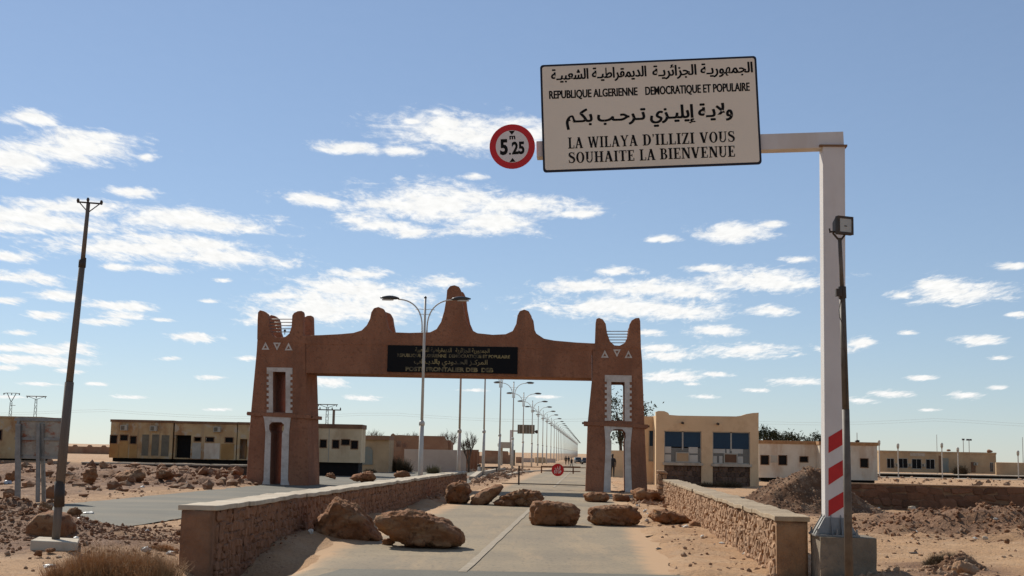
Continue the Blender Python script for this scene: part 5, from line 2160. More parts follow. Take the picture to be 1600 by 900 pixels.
ochre_building()
cabin('far ochre building with four barred windows and a pale arched door, right background', 1375, 1557, 705.5, 739, 150,
      [(1386, 1396.6, 716.7, 731), (1404, 1417.5, 716.7, 731), (1425, 1439, 717.5, 732), (1447, 1459.7, 718, 732.5), (1547, 1551, 723, 737)], m_tanw, rimm=m_tanw, rim=.2, depth=9, under=False, cat='building', name='ochre_building', grid=True,
      panels=[((1422, 1445, 708, 713), m_concp, 'name_plate'), ((1472, 1482, 716, 738), m_bgate, 'arched_door'), ((1466.5, 1470, 712, 738), m_rustrim, 'dark_pilaster'), ((1517, 1524, 722, 738), m_rustrim, 'door')],
      acs=[(1401, 727), (1421, 727), (1442, 727), (1524, 725)])


def plain_wall(label, x0, x1, yt, yb, d, m, th=.3, cat='wall', name='boundary_wall', extra=None, top=None):
    xm = (x0 + x1) / 2
    A = at(x0, yb + ROLL * (x0 - xm), d)
    B = at(x1, yb + ROLL * (x1 - xm), d)
    z1 = at(xm, yt, d).z
    z0 = min(ground(A.x, d), ground(B.x, d)) - .2
    t = thing(name, label, cat, ((A.x + B.x) / 2, d, z0))
    mb = MB()
    if top:
        pts = [(A.x, z0), (B.x, z0)] + [(at(x, y, d).x, at(x, y, d).z) for x, y in reversed(top)]
        mb.prism([pts], (0, d, 0), (1, 0, 0), (0, 0, 1), (0, 1, 0), 0, th)
    else:
        mb.box(A.x, B.x, d, d + th, z0, z1)
    mb.build('wall', m, t)
    return t


w_ = plain_wall('low tan building wall with a faded arched blue door, right of the cream cabin', 562, 607, 681, 728, 100, m_tanw, th=4, name='tan_building', cat='building')
mb = MB()
mb.box(at(560, 684, 99.7).x, at(608, 684, 99.7).x, 99.7, 104, at(585, 687, 99.7).z, at(585, 680.5, 99.7).z)
mb.build('roof_rim', m_ruin, w_)
mb = MB()
p = [(566, 726), (566, 704), (569, 699.5), (574, 697.5), (579, 699.5), (582, 704), (582, 726)]
mb.prism([[(at(x, y, 99.9).x, at(x, y, 99.9).z) for x, y in p]], (0, 99.9, 0), (1, 0, 0), (0, 0, 1), (0, 1, 0), 0, .09)
mb.build('arched_door', m_bgate, w_)


def ruin():
    d = 112
    t = thing('ruined_building', 'roofless red ruin with broken wall tops between the bushes and bare trees', 'ruin', (at(650, 727, d).x, d + 2, 0))
    w = MB()
    top = [(604, 687), (608, 686), (611, 679), (614, 677), (618, 680), (625, 679.5), (640, 680.5), (668, 681), (694, 681.5), (697, 686), (700, 693), (700.5, 729)]
    outer = [(at(x, y, d).x, at(x, y, d).z) for x, y in top] + [(at(604, 729, d).x, at(604, 729, d).z)]
    hs = []
    for (a, b, c, e) in ((606, 612.5, 688, 701), (619, 626.5, 688.5, 698), (629, 635, 693, 699)):
        hs.append([(at(a, c, d).x, at(a, c, d).z), (at(b, c, d).x, at(b, c, d).z), (at(b, e, d).x, at(b, e, d).z), (at(a, e, d).x, at(a, e, d).z)])
    w.prism([outer] + hs, (0, d, 0), (1, 0, 0), (0, 0, 1), (0, 1, 0), 0, .4)
    w.build('front_wall', m_ruin, t)
    w = MB()
    w.box(at(604, 700, d).x, at(700, 700, d).x, d + 5, d + 5.4, -.2, at(650, 686, d).z)
    w.build('back_wall', m_ruin, t)
    for x in (604, 698):
        w = MB()
        X = at(x, 700, d).x
        w.box(X + .001, X + .35, d + .401, d + 4.999, -.2, at(650, 690, d).z)
        w.build('side_wall', m_ruin, t)


ruin()
plain_wall('pale pinkish boundary wall behind the second and nearest lamp posts', 631, 728, 702.5, 729, 108, m_ruin2)
t_ = thing('ruined_building', 'small brown ruin with open pillars at the right end of the pale wall', 'ruin', (at(737, 720, 118).x, 118, 0))
for i, x in enumerate((728, 733.5, 739, 745)):
    m_b = MB()
    a, b = at(x, 727, 118), at(x + 2.6, 704.5 + i, 118)
    m_b.box(a.x, b.x, 118, 118.4, -.2, b.z)
    m_b.build('pillar', m_ruin, t_)
m_b = MB()
m_b.box(at(727, 705, 118).x, at(748, 705, 118).x, 118.02, 118.38, at(735, 706, 118).z, at(735, 702.5, 118).z)
m_b.build('lintel', m_ruin, t_)
m_b = MB()
m_b.box(at(727, 705, 118).x, at(748, 705, 118).x, 121, 121.3, -.2, at(735, 706, 121).z)
m_b.build('back_wall', m_rustrim, t_)
plain_wall('red low building behind the silver pickup, left of the far gantry', 748, 800, 704, 724, 190, m_ruin, th=5, name='red_building', cat='building',
           top=[(748, 712), (757, 712), (757.5, 703.5), (794, 705), (794.5, 711), (800, 711)])
plain_wall('small reddish hut beside the foot of the fourth lamp post', 806, 815, 714, 727, 210, m_ruin, th=4, name='hut', cat='hut')
plain_wall('long low pinkish wall far down the left side of the road', 814, 868, 716, 725, 230, m_ruin2)
plain_wall('tan block rising above the far pinkish wall', 836, 852, 714.5, 725, 220, m_tanw, th=4, name='tan_hut', cat='hut')
plain_wall('long reddish wall with small knobs on the far left horizon', 100, 175, 697.5, 709, 190, m_ruin,
           top=[(100, 697), (113, 697.3), (115, 694.8), (119, 694.8), (121, 697.5), (136, 697.8), (138, 695.3), (142, 695.3), (144, 698), (158, 698.2), (160, 695.8), (164, 695.8), (166, 698.5), (175, 698.5)])
plain_wall('pale far wall running out of the picture on the right', 1557, 1700, 724, 745, 145, m_tanw)
plain_wall('ochre wall piece seen through the lower opening of the right gate tower', 945, 1004, 704, 740, 100, m_ochre, th=3, name='ochre_hut', cat='hut')


# kerbs and slabs
def kerb(name, label, pts, z, w, m, cat=None):
    mb = MB()
    for i in range(len(pts) - 1):
        a, b = Vector(pts[i]), Vector(pts[i + 1])
        d = (b - a)
        d.z = 0
        d.normalize()
        n = Vector((-d.y, d.x, 0)) * w
        g = d * .01
        za = ground(a.x, a.y)
        zb = ground(b.x, b.y)
        mb.hexa([Vector((a.x, a.y, za - .3)), Vector((b.x, b.y, zb - .3)) - g, Vector((b.x, b.y, zb - .3)) - g + n, Vector((a.x, a.y, za - .3)) + n,
                 Vector((a.x, a.y, za + z)), Vector((b.x, b.y, zb + z)) - g, Vector((b.x, b.y, zb + z)) - g + n, Vector((a.x, a.y, za + z)) + n])
    o = mb.build(name, m)
    o['kind'] = 'structure'
    return o


a, b = at(168, 724, 78), at(384, 727, 78)
kw = MB()
kw.box(a.x - 1, b.x + 1.5, 76.3, 76.8, .0, .60)
kw.build('retaining_kerb', m_dstone)['kind'] = 'structure'
for i_ in range(10):
    ks = MB()
    w_k = (b.x - a.x + 2.5) / 10
    ks.box(a.x - 1 + w_k * i_, a.x - 1 + w_k * (i_ + 1) - .02, 76.22, 77.3, .601, .68 + .012 * (i_ % 3))
    ks.build('kerb_slab', m_concp)['kind'] = 'structure'
for x_ in range(1372, 1860, 30):
    p_, q_ = at(x_, 742, 135), at(x_ + 29.4, 742, 135)
    sl_ = MB()
    sl_.box(p_.x, q_.x, 134.2, 138, .27, .36)
    o_ = sl_.build('pavement_slab', m_concp)
    o_['kind'] = 'structure'
kerb('pavement_base', '', [(at(x, 742, 135).x, 135.2, 0) for x in range(1372, 1860, 30)], .265, 2.6, m_iron)  # base coloured near-black to deepen the shade under the overhanging slabs
kerb('pavement', '', [(at(x, 747, 128).x, 127, 0) for x in range(1372, 1860, 30)], .05, 2.6, m_concp)
kerb('kerb', '', [onz(x, y, .05) for x, y in ((742, 752), (752, 747), (765, 742), (785, 738), (803, 735.5))][::-1], .22, -.35, m_concp)
kerb('kerb', '', [onz(x, y, .0) for x, y in ((797, 745), (812, 741), (836, 737), (868, 735))], .12, .3, m_concp)


# ------------------------------------------------------------------ ruined stone pier by the right parapet end
def pier():
    d = 50.5
    a = at(1028, 768, d)
    t = thing('stone_pier', 'short broken pier of orange stones at the far end of the right parapet', 'pier', (a.x, d, 0))
    rg = random.Random(3)
    z = -.1
    x0, x1 = a.x, at(1042, 768, d).x
    zt = at(1035, 738, d).z
    r = 0
    while z < zt:
        hh = rg.uniform(.14, .22)
        n = 2 if r % 2 else 1
        for i in range(n):
            w = (x1 - x0) / n
            for k in range(2):
                stone_obj(t, (x0 + w * (i + .5) + rg.uniform(-.02, .02), d + .12 + k * .22, z + hh / 2), (w, .24, hh), 0, m_stone, rg)
        z += hh
        r += 1


pier()


# ------------------------------------------------------------------ billboard frame left
def billboard():
    d = 39
    t = thing('metal_billboard', 'rusty peeling metal billboard on two steel legs near the left edge', 'billboard', (at(45, 780, d).x, d, 0))
    m = MB()
    A, B = at(22, 716, d), at(97, 653, d)
    m.box(A.x, B.x, d + .08, d + .11, A.z, B.z)
    m.build('board', mat('peeling_board', (.46, .43, .39), (.36, .32, .28), 2.2, .7, .3, 20, .01, stain=(.34, .09, .035), stain_scale=2.2, stain_amt=1.0, stain_stretch=(1, 1, 1.6), speck=(.50, .46, .40), speck_scale=7), t)
    for x in (28.5, 60, 64.5):
        p = at(x, 790, d)
        q = at(x + 1.0, 662 if x < 60 or x == 64.5 else 662, d)
        m = MB()
        r = .075 if x < 60 else .05
        dd = 0 if x != 64.5 else .3
        zb = ground(p.x, d) - .3
        m.hexa([Vector((p.x - r, d + dd - .08, zb)), Vector((p.x + r, d + dd - .08, zb)), Vector((p.x + r, d + dd + .02, zb)), Vector((p.x - r, d + dd + .02, zb)),
                Vector((q.x - r, d + dd * .2 - .08, q.z)), Vector((q.x + r, d + dd * .2 - .08, q.z)), Vector((q.x + r, d + dd * .2 + .02, q.z)), Vector((q.x - r, d + dd * .2 + .02, q.z))])
        m.build('leg', m_gus, t)
    for y in (655, 685, 714):
        m = MB()
        a, b = at(22, y, d), at(97, y + 1.5, d)
        m.box(a.x, b.x, d + .03, d + .075, a.z - .04, a.z + .04)
        m.build('crossbar', m_gus, t)
    for x in (22, 94):
        m = MB()
        a = at(x, 716, d)
        m.box(a.x, a.x + .08, d + .025, d + .078, a.z + .05, at(x, 654, d).z - .05)
        m.build('side_bar', m_gus, t)


billboard()


# ------------------------------------------------------------------ pylons, masts
def pylon(label, x, yt, yb, d, kind):
    z1 = at(x, yt, d).z
    X = at(x, yb, d).x
    t = thing('lattice_pylon', label, 'pylon', (X, d, 0))
    k = d / FPX
    m = MB()
    n = 9
    zs = z1 - (14 * k if kind == 'Y' else 4 * k)
    for i in range(n):
        za, zb = zs * i / n, zs * (i + 1) / n
        wa, wb = (3.2 - 1.6 * i / n) * k, (3.2 - 1.6 * (i + 1) / n) * k
        for s in (-1, 1):
            m.tube([(X + s * wa, d, za), (X + s * wb, d, zb)], .35 * k, 4)
            m.tube([(X + s * wa, d, za), (X - s * wb, d, zb)], .25 * k, 4)
    m.build('lattice_mast', m_iron, t)
    m = MB()
    if kind == 'Y':
        for s in (-1, 1):
            m.tube([(X, d, zs), (X + s * 7 * k, d, z1)], .6 * k, 5)
            m.tube([(X + s * 7 * k, d, z1), (X + s * 13 * k, d, z1 - 1 * k)], .5 * k, 5)
        m.tube([(X - 7 * k, d, z1), (X + 7 * k, d, z1)], .45 * k, 5)
        m.tube([(X, d, zs - 5 * k), (X + 7 * k, d, zs - 5 * k)], .4 * k, 5)
    else:
        m.tube([(X - 16 * k, d, z1), (X + 16 * k, d, z1)], .7 * k, 5)
        m.tube([(X - 14 * k, d, z1), (X, d, z1 - 5 * k)], .4 * k, 5)
        m.tube([(X + 14 * k, d, z1), (X, d, z1 - 5 * k)], .4 * k, 5)
    m.build('crossarm', m_iron, t)
    for s in (-1, 0, 1):
        m = MB()
        xx = X + s * (12 if kind == 'Y' else 14) * k
        m.tube([(xx, d, z1), (xx, d, z1 - 3 * k)], [.5 * k, .8 * k], 6)
        m.build('insulator', m_iron, t)


pylon('Y-headed lattice pylon at the left picture edge', 12, 614, 706, 330, 'Y')
pylon('flat-headed lattice pylon between the Y-headed pylon and the leaning pole', 51, 619, 706, 330, 'T')
pylon('lattice pylon just right of the left gate tower', 509, 632, 706, 200, 'T')


def tpole():
    d = 130
    X = at(519.5, 700, d).x
    t = thing('utility_pole', 'plain pole with a long crossbar beside the pylon right of the left gate tower', 'utility pole', (X, d, 0))
    m = MB()
    m.tube([(X, d, -.2), (X, d, at(519, 640, d).z)], .13, 8)
    m.build('pole', m_pole, t)
    m = MB()
    z = at(519, 640.5, d).z
    m.tube([(at(494, 639, d).x, d, z), (at(533, 641, d).x, d, z)], .06, 6)
    m.build('crossarm', m_iron, t)
    for x in (500, 519, 532):
        m = MB()
        xx = at(x, 639, d).x
        m.tube([(xx, d, z), (xx, d, z + .25)], [.08, .05], 6)
        m.build('insulator', m_iron, t)


tpole()


def wires():
    for i, (ya, yb) in enumerate(((640, 646), (643, 650))):
        a, b = at(-300, ya - 6, 320), at(1900, yb + 12, 330)
        m = MB()
        pts = []
        for k in range(40):
            u = k / 39
            p = a.lerp(b, u)
            p.z -= 1.5 * sin(pi * ((u * 5) % 1))
            pts.append(p)
        m.tube(pts, .014, 4)
        o = m.build('power_line', m_lampw)
        tag(o, ('upper' if i == 0 else 'lower') + ' of the two faint power lines crossing the sky low over the horizon', 'power line')


wires()


def lantern(label, x, yt, yb, d, heads=1, ball=True):
    X = at(x, yt, d).x
    z = at(x, yt, d).z
    k = d / FPX
    t = thing('garden_lantern' if ball else 'floodlight_mast', label, 'lamp post', (X, d, 0), 'lamp posts before the far ochre building' if ball else None)
    m = MB()
    m.tube([(X, d, -.1), (X, d, z)], .06 if ball else .045, 8)
    m.build('pole', m_lampw if ball else m_galv, t)
    if ball:
        m = MB()
        vs, fs = ICO[2]
        m.add([Vector((X, d, z + 2.5 * k)) + Vector((v.x * 2.3, v.y * 2.3, v.z * 2.9)) * k for v in vs], fs)
        m.build('globe', m_wht, t, smooth=True)
        m = MB()
        m.tube([(X, d, z - .25), (X, d, z + .02)], [.07, .16], 8)
        m.build('holder', m_galv, t)
    else:
        for s in ((0,) if heads == 1 else (-1, 1)):
            m = MB()
            cx = X + s * 2.2 * k
            m.box(cx - 1.6 * k, cx + 1.6 * k, d - .15, d + .15, z, z + 2.6 * k)
            m.build('lamp_head', m_lampd, t)


for i, (x, yt, lab) in enumerate(((1403, 698, 'white globe lamp post before the left half of the far ochre building'), (1471.5, 697, 'white globe lamp post beside the pale arched door of the far building'),
                                  (1496.5, 704, 'lower white globe lamp post before the right half of the far building'), (1590.5, 709, 'white globe lamp post near the right picture edge'), (1373.5, 693, 'white globe lamp post behind the corner of the white cabin'))):
    lantern(lab, x, yt, 745, 134)
lantern('thin mast with one floodlight above the far ochre building', 1505, 688, 720, 175, 1, False)
lantern('thin mast with a pair of floodlights above the far ochre building', 1514, 688.5, 720, 175, 2, False)
for (x, yt, d, lab) in ((1463.5, 679, 170, 'hair-thin antenna rising behind the far ochre building'), (1597.5, 683, 160, 'hair-thin antenna at the right picture edge'), (1339, 676, 120, 'thin aerial above the white cabin right of the striped post')):
    m = MB()
    p = at(x, yt, d)
    m.tube([(p.x, d, 0), (p.x, d, p.z)], [.05, .03], 6)
    tag(m.build('antenna', m_galv, loc=(p.x, d, 0)), lab, 'antenna')


# ------------------------------------------------------------------ far gantry, canopy, barriers
def far_gantry():
    d = 240
    X = at(798, 720, d).x
    t = thing('road_sign_gantry', 'distant gantry seen from behind with a grey sign board over the road', 'road sign', (X, d, 0))
    m = MB()
    z = at(798, 673.5, d).z
    m.box(X - .25, X + .25, d, d + .4, -.2, z + .2)
    m.build('post', m_postw, t)
    m = MB()
    m.box(X + .26, at(838, 673, d).x, d + .05, d + .3, z - .1, z + .15)
    m.build('arm', m_postw, t)
    a, b = at(808.5, 677.5, d), at(835.5, 664, d)
    m = MB()
    m.box(a.x, b.x, d - .12, d - .06, a.z, b.z)
    m.build('sign_board', m_greypan, t)
    for i in range(5):
        m = MB()
        x = a.x + (b.x - a.x) * (i + .5) / 5
        m.box(x - .04, x + .04, d - .18, d - .125, a.z + .05, b.z - .05)
        m.build('rib', m_galv, t)
    c = at(838.5, 674.7, d)
    m = MB()
    m.prism([disc_poly(c.x, c.z, .33, 20)], (0, d, 0), (1, 0, 0), (0, 0, 1), (0, 1, 0), -.16, -.10)
    m.build('round_sign', m_iron, t)


far_gantry()


def canopy():
    d = 170
    t = thing('checkpoint_canopy', 'small pale rounded canopy on a pillar beyond the third lamp post', 'canopy', (at(789, 725, d).x, d, 0))
    m = MB()
    a, b = at(777.5, 700, d), at(803, 691, d)
    m.prism([rrect(a.x, b.x, a.z, b.z, .35)], (0, d, 0), (1, 0, 0), (0, 0, 1), (0, 1, 0), 0, 3.5)
    m.build('roof', m_palepan, t)
    for x in (781, 797):
        m = MB()
        X = at(x, 720, d).x
        m.box(X, X + .35, d + 1, d + 1.35, -.1, a.z + .01)
        m.build('pillar', m_palepan, t)
    m = MB()
    m.box(at(800, 705, d).x, at(805, 705, d).x, d + 1.5, d + 3, -.1, at(800, 703, d).z)
    m.build('booth', m_greypan, t)


canopy()


def barrier():
    d = 70
    p = at(810.5, 757, d)
    t = thing('road_barrier', 'thin barrier bar across the road behind the gateway with a red round stop sign', 'barrier', (p.x, d, 0))
    m = MB()
    m.tube([(p.x, d, -.1), (p.x, d, at(810, 727.5, d).z)], .045, 8)
    m.build('post', m_iron, t)
    e = at(930, 731, d)
    m = MB()
    m.tube([Vector((p.x, d, at(810, 729.5, d).z)), Vector((e.x, d - .5, e.z))], .022, 6)
    m.build('bar', m_rust, t)
    m = MB()
    m.tube([Vector((at(784, 753, d).x, d, .08)), Vector((e.x, d - .5, .06))], .03, 6)
    m.build('ground_rail', m_iron, t)
    e2 = at(922, 770, 68)
    m = MB()
    m.tube([(e.x, d - .5, -.1), (e.x, d - .5, e.z + .05)], .045, 8)
    m.build('end_post', m_iron, t)
    c = at(871.5, 734.3, d - .35)
    m = MB()
    m.prism([disc_poly(0, 0, .335, 28)], c, VV, (0, 0, 1), UU, -.03, 0)
    s = m.build('stop_sign', m_signr, t)
    for k_, ch in enumerate('STOP'):
        L = MB()
        x_ = -.20 + .102 * k_
        lay(L, font_mesh(ch, .04), c, VV, Vector((0, 0, 1)), -UU, x_, x_ + .088, 0, z0=-.19, z1=-.02, dn=.036)
        L.build('letter', m_signw, s, recalc=False)
    L = MB()
    lay(L, font_mesh(shape_ar('قـف'), .03), c, VV, Vector((0, 0, 1)), -UU, -.15, .15, 0, z0=.02, z1=.22, dn=.036)
    L.build('arabic_word', m_signw, s, recalc=False)
    d = 112
    p = at(846, 736, d)
    t = thing('pipe_barricade', 'low rusty pipe barricade across the road behind the stop sign', 'barrier', (p.x, d, 0))
    zt = at(846, 728.5, d).z
    q = at(895.5, 738, d)
    for x in (p.x, q.x):
        m = MB()
        m.tube([(x, d, -.1), (x, d, zt + .05)], .06, 8)
        m.build('post', m_rust, t)
    for z in (zt, .2):
        m = MB()
        m.tube([(p.x, d - .02, z), (at(907, 731, d).x, d - .02, z)], .045, 8)
        m.build('rail', m_rust, t)
    # traffic cone-like white marker by the second lamp
    p = at(748.5, 743, 88)
    t = thing('white_marker', 'small white tapered marker post beside the second lamp post', 'marker', (p.x, p.y, 0))
    m = MB()
    m.tube([(p.x, p.y, 0), (p.x, p.y, at(748.5, 727, 88).z)], [.16, .08], 10)
    m.build('body', m_wht, t, smooth=True)
    m = MB()
    m.tube([(p.x, p.y, .75), (p.x, p.y, .9)], [.125, .115], 10)
    m.build('black_band', m_iron, t, smooth=True)
    p = at(765, 730.5, 90)
    t = thing('pipe_barricade', 'short dark low rail lying between the second and third lamp posts', 'barrier', (p.x, p.y, 0))
    m = MB()
    m.tube([at(750, 731, 90), at(778, 730.5, 90)], .07, 8)
    m.build('rail', m_iron, t)
    for x in (752, 776):
        m = MB()
        a = at(x, 731, 90)
        m.tube([(a.x, 90, -.1), a], .05, 6)
        m.build('post', m_iron, t)


barrier()


# ------------------------------------------------------------------ vehicles
def vehicle(label, name, x0, x1, yb, d, paint, pickup=True, z=None, yawdeg=0):
    a, b = at(x0, yb, d), at(x1, yb, d)
    gz = ground((a.x + b.x) / 2, d)
    cx = (a.x + b.x) / 2
    t = thing(name, label, 'pickup' if pickup else 'car', (cx, d, gz))
    wv, lv = (1.75, 4.6)
    # built nose towards -Y (facing the camera), then turned by parenting rotation
    m = MB()

    def sect(y, zb, zt, w):
        return [(-w / 2, y, zb), (w / 2, y, zb), (w / 2, y, zt), (-w / 2, y, zt)]
    secs = [(-2.25, .45, .80, 1.5), (-2.1, .38, .95, 1.7), (-1.1, .35, 1.05, 1.75), (2.1, .38, 1.05, 1.75), (2.28, .45, .95, 1.6)]
    pts = []
    for s in secs:
        pts += sect(*s)
    f = []
    for i in range(len(secs) - 1):
        for k in range(4):
            p_, q_ = i * 4 + k, i * 4 + (k + 1) % 4
            f.append((p_, q_, q_ + 4, p_ + 4))
    f += [(3, 2, 1, 0), (16, 17, 18, 19)]
    T = Matrix.Translation((cx, d, gz)) @ Matrix.Rotation(radians(yawdeg), 4, 'Z')
    m.add([T @ Vector(p) for p in pts], f)
    m.build('body', paint, t, bevel=.05)
    m = MB()
    e = .75 if pickup else 1.75
    cab = [(-1.0, 1.05, .82), (-.35, 1.62, .68), (e - .35, 1.66, .68), (e, 1.05, .80)]
    pts = []
    for (y, zz, w) in cab:
        pts += [(-w, y, zz), (w, y, zz)]
    m.add([T @ Vector(p) for p in pts], [(0, 1, 3, 2), (2, 3, 5, 4), (4, 5, 7, 6), (0, 2, 4, 6), (1, 7, 5, 3), (0, 6, 7, 1)])
    co = m.build('cab', paint, t, bevel=.04)
    m = MB()
    m.add([T @ Vector(p) for p in [(-.68, -.97, 1.12), (.68, -.97, 1.12), (.58, -.42, 1.575), (-.58, -.42, 1.575)]], [(0, 1, 2, 3)])
    o = m.build('windscreen', m_glassd, co, recalc=False)
    so_ = o.modifiers.new('thick', 'SOLIDIFY')
    so_.thickness = .03
    so_.offset = 0
    for s in (-1, 1):
        m = MB()
        m.add([T @ Vector(p) for p in [(s * .80, -.70, 1.12), (s * .80, e - .15, 1.12), (s * .705, e - .38, 1.56), (s * .705, -.33, 1.56)]], [(0, 1, 2, 3)])
        o = m.build('side_window', m_glassd, co, recalc=False)
        so_ = o.modifiers.new('thick', 'SOLIDIFY')
        so_.thickness = .03
        so_.offset = 0
        m = MB()
        m.add([T @ (Vector(p) + Vector((s * .58, -2.26, .72))) for p in [(-.17, 0, -.08), (.17, 0, -.08), (.17, 0, .08), (-.17, 0, .08), (-.17, .1, -.08), (.17, .1, -.08), (.17, .1, .08), (-.17, .1, .08)]],
              [(0, 1, 2, 3), (7, 6, 5, 4), (0, 4, 5, 1), (2, 6, 7, 3), (1, 5, 6, 2), (3, 7, 4, 0)])
        m.build('headlight', m_wht, t)
        for y in (-1.45, 1.4):
            m = MB()
            m.tube([T @ Vector((s * .70, y, .34)), T @ Vector((s * .90, y, .34))], .34, 16)
            wo = m.build('wheel', m_tyre, t)
            m = MB()
            m.tube([T @ Vector((s * .88, y, .34)), T @ Vector((s * .91, y, .34))], .19, 12)
            m.build('rim', m_galv, wo)


vehicle('silver pickup parked before the red building left of the far gantry', 'parked_pickup', 768, 784, 729, 205, m_car, True, yawdeg=6)
vehicle('dark car on the road beside the walking people', 'parked_car', 898, 908, 727, 330, m_card, False, yawdeg=4)
vehicle('dark car partly behind the right gate tower edge', 'parked_car', 911, 919, 727, 310, m_card, False, yawdeg=-8)


# ------------------------------------------------------------------ people
def person(label, px, d, h, face, cl, stride=.22, seed=0):
    X = at(px, 730, d).x
    gz = ground(X, d) + .02
    t = thing('person', label, 'person', (X, d, gz))
    R = Matrix.Rotation(face, 3, 'Z')
    k = h / 1.75
    J = {}

    def P(x, y, z):
        return R @ Vector((x * k, y * k, z * k))
    joints = [('pelvis', (0, 0, .95), (.15, .11), None), ('waist', (0, 0, 1.08), (.13, .10), 'pelvis'), ('chest', (0, 0, 1.30), (.17, .12), 'waist'), ('neck0', (0, 0, 1.45), (.07, .07), 'chest'), ('neck', (0, 0, 1.52), (.055, .055), 'neck0'),
              ('head0', (0, .01, 1.60), (.085, .09), 'neck'), ('head', (0, .01, 1.69), (.075, .085), 'head0')]
    for s, nm in ((-1, 'l'), (1, 'r')):
        st = stride * s
        joints += [('sh' + nm, (.19 * s, 0, 1.42), (.065, .065), 'chest'), ('el' + nm, (.25 * s, -.05 * s, 1.15), (.045, .045), 'sh' + nm), ('wr' + nm, (.25 * s, .08 - .06 * s, .90), (.032, .032), 'el' + nm), ('ha' + nm, (.25 * s, .10 - .06 * s, .80), (.036, .022), 'wr' + nm),
                   ('hp' + nm, (.09 * s, 0, .88), (.095, .095), 'pelvis'), ('kn' + nm, (.10 * s, st * .45 + .02, .50), (.062, .062), 'hp' + nm), ('an' + nm, (.10 * s, st, .09), (.042, .042), 'kn' + nm), ('ft' + nm, (.11 * s, st + .15, .035), (.04, .03), 'an' + nm)]
    me = bpy.data.meshes.new('body')
    idx = {j[0]: i for i, j in enumerate(joints)}
    me.from_pydata([tuple(P(*j[1])) for j in joints], [(idx[j[0]], idx[j[3]]) for j in joints if j[3]], [])
    me.materials.append(cl)
    o = bpy.data.objects.new('body', me)
    COL.objects.link(o)
    o.parent = t
    sk = o.modifiers.new('skin', 'SKIN')
    for i, j in enumerate(joints):
        me.skin_vertices[0].data[i].radius = (j[2][0] * k, j[2][1] * k)
        me.skin_vertices[0].data[i].use_root = (i == 0)
    sb = o.modifiers.new('sub', 'SUBSURF')
    sb.levels = sb.render_levels = 1
    WLOC[o.name] = Vector((X, d, gz))
    hm = MB()
    vs, fs = ICO[2]
    hm.add([Vector((X, d, gz)) + P(0, .0, 1.70) + Vector((v.x * .095, v.y * .105, v.z * .10)) * k for v in vs if True], fs)
    hm.build('hair', m_iron, t, smooth=True)
    c = MB()
    c.tube([Vector((X, d, gz)) + P(0, 0, z) for z in (.82, .95, 1.15, 1.35, 1.46)], [.20 * k, .185 * k, .18 * k, .215 * k, .12 * k], 12)
    c.build('jacket', cl, t, smooth=True)


person('person in dark clothes walking on the road beyond the stop sign, rightmost of the walkers', 893, 238, 1.75, 2.6, m_cloth1, .25)
person('person in dark brown clothes left of the rightmost walker', 884, 245, 1.7, .3, m_cloth2, .15)
person('person standing small between the leftmost and middle walkers', 888.5, 262, 1.7, .3, m_cloth1, .1)
person('person in black standing seen through the lower opening of the right gate tower', 957, 96, 1.72, 3.0, m_cloth1, .08)


# ------------------------------------------------------------------ vegetation
def blades(mb, x, y, z, r, h, n, rg, th=.006, spread=1.0):
    for _ in range(n):
        a = rg.uniform(0, 2 * pi)
        rr = r * sqrt(rg.random()) * .55
        p = Vector((x + cos(a) * rr, y + sin(a) * rr, z - .02))
        tilt = spread * rg.random() * 1.1
        a2 = a + rg.uniform(-.6, .6)
        L = h * rg.uniform(.5, 1.1)
        d1 = Vector((cos(a2) * sin(tilt), sin(a2) * sin(tilt), cos(tilt)))
        q = p + d1 * L * .55
        d2 = (d1 + Vector((rg.uniform(-.5, .5), rg.uniform(-.5, .5), rg.uniform(-.3, .3)))).normalized()
        e = q + d2 * L * .45
        w = Vector((-sin(a2), cos(a2), 0)) * th
        b = len(mb.v)
        mb.v += [p - w, p + w, q + w * .7, q - w * .7, e]
        mb.f += [(b, b + 1, b + 2, b + 3), (b + 3, b + 2, b + 4)]
        for _k in range(2):
            f = q.lerp(e, rg.random())
            g = f + Vector((rg.uniform(-1, 1), rg.uniform(-1, 1), rg.uniform(-.3, 1))) * L * .16
            b = len(mb.v)
            mb.v += [f - w * .6, f + w * .6, g]
            mb.f += [(b, b + 1, b + 2)]


def bush(label, px, py, wpx, hpx, m, seed, n=2500, d=None, name='dry_bush', clumps=9):
    p = onz(px, py, 0)
    for _ in range(5):
        p = onz(px, py, ground(p.x, p.y))
    if d:
        p = at(px, py, d)
    k = p.y / FPX
    w, h = wpx * k, hpx * k
    t = thing(name, label, 'bush', (p.x, p.y, ground(p.x, p.y)))
    rg = random.Random(seed)
    for c in range(clumps):
        mb = MB()
        ox = rg.uniform(-.5, .5) * w * .72
        hh = h * (1 - (abs(ox) / w) ** 2 * 2.2) * rg.uniform(.5, 1.05)
        blades(mb, p.x + ox, p.y + rg.uniform(-.25, .3) * w * .5, ground(p.x + ox, p.y), w * .26, hh, n // clumps, rg, th=.0035 * max(1, p.y / 20))
        mb.build('twig_clump', m, t, recalc=False)
    return t


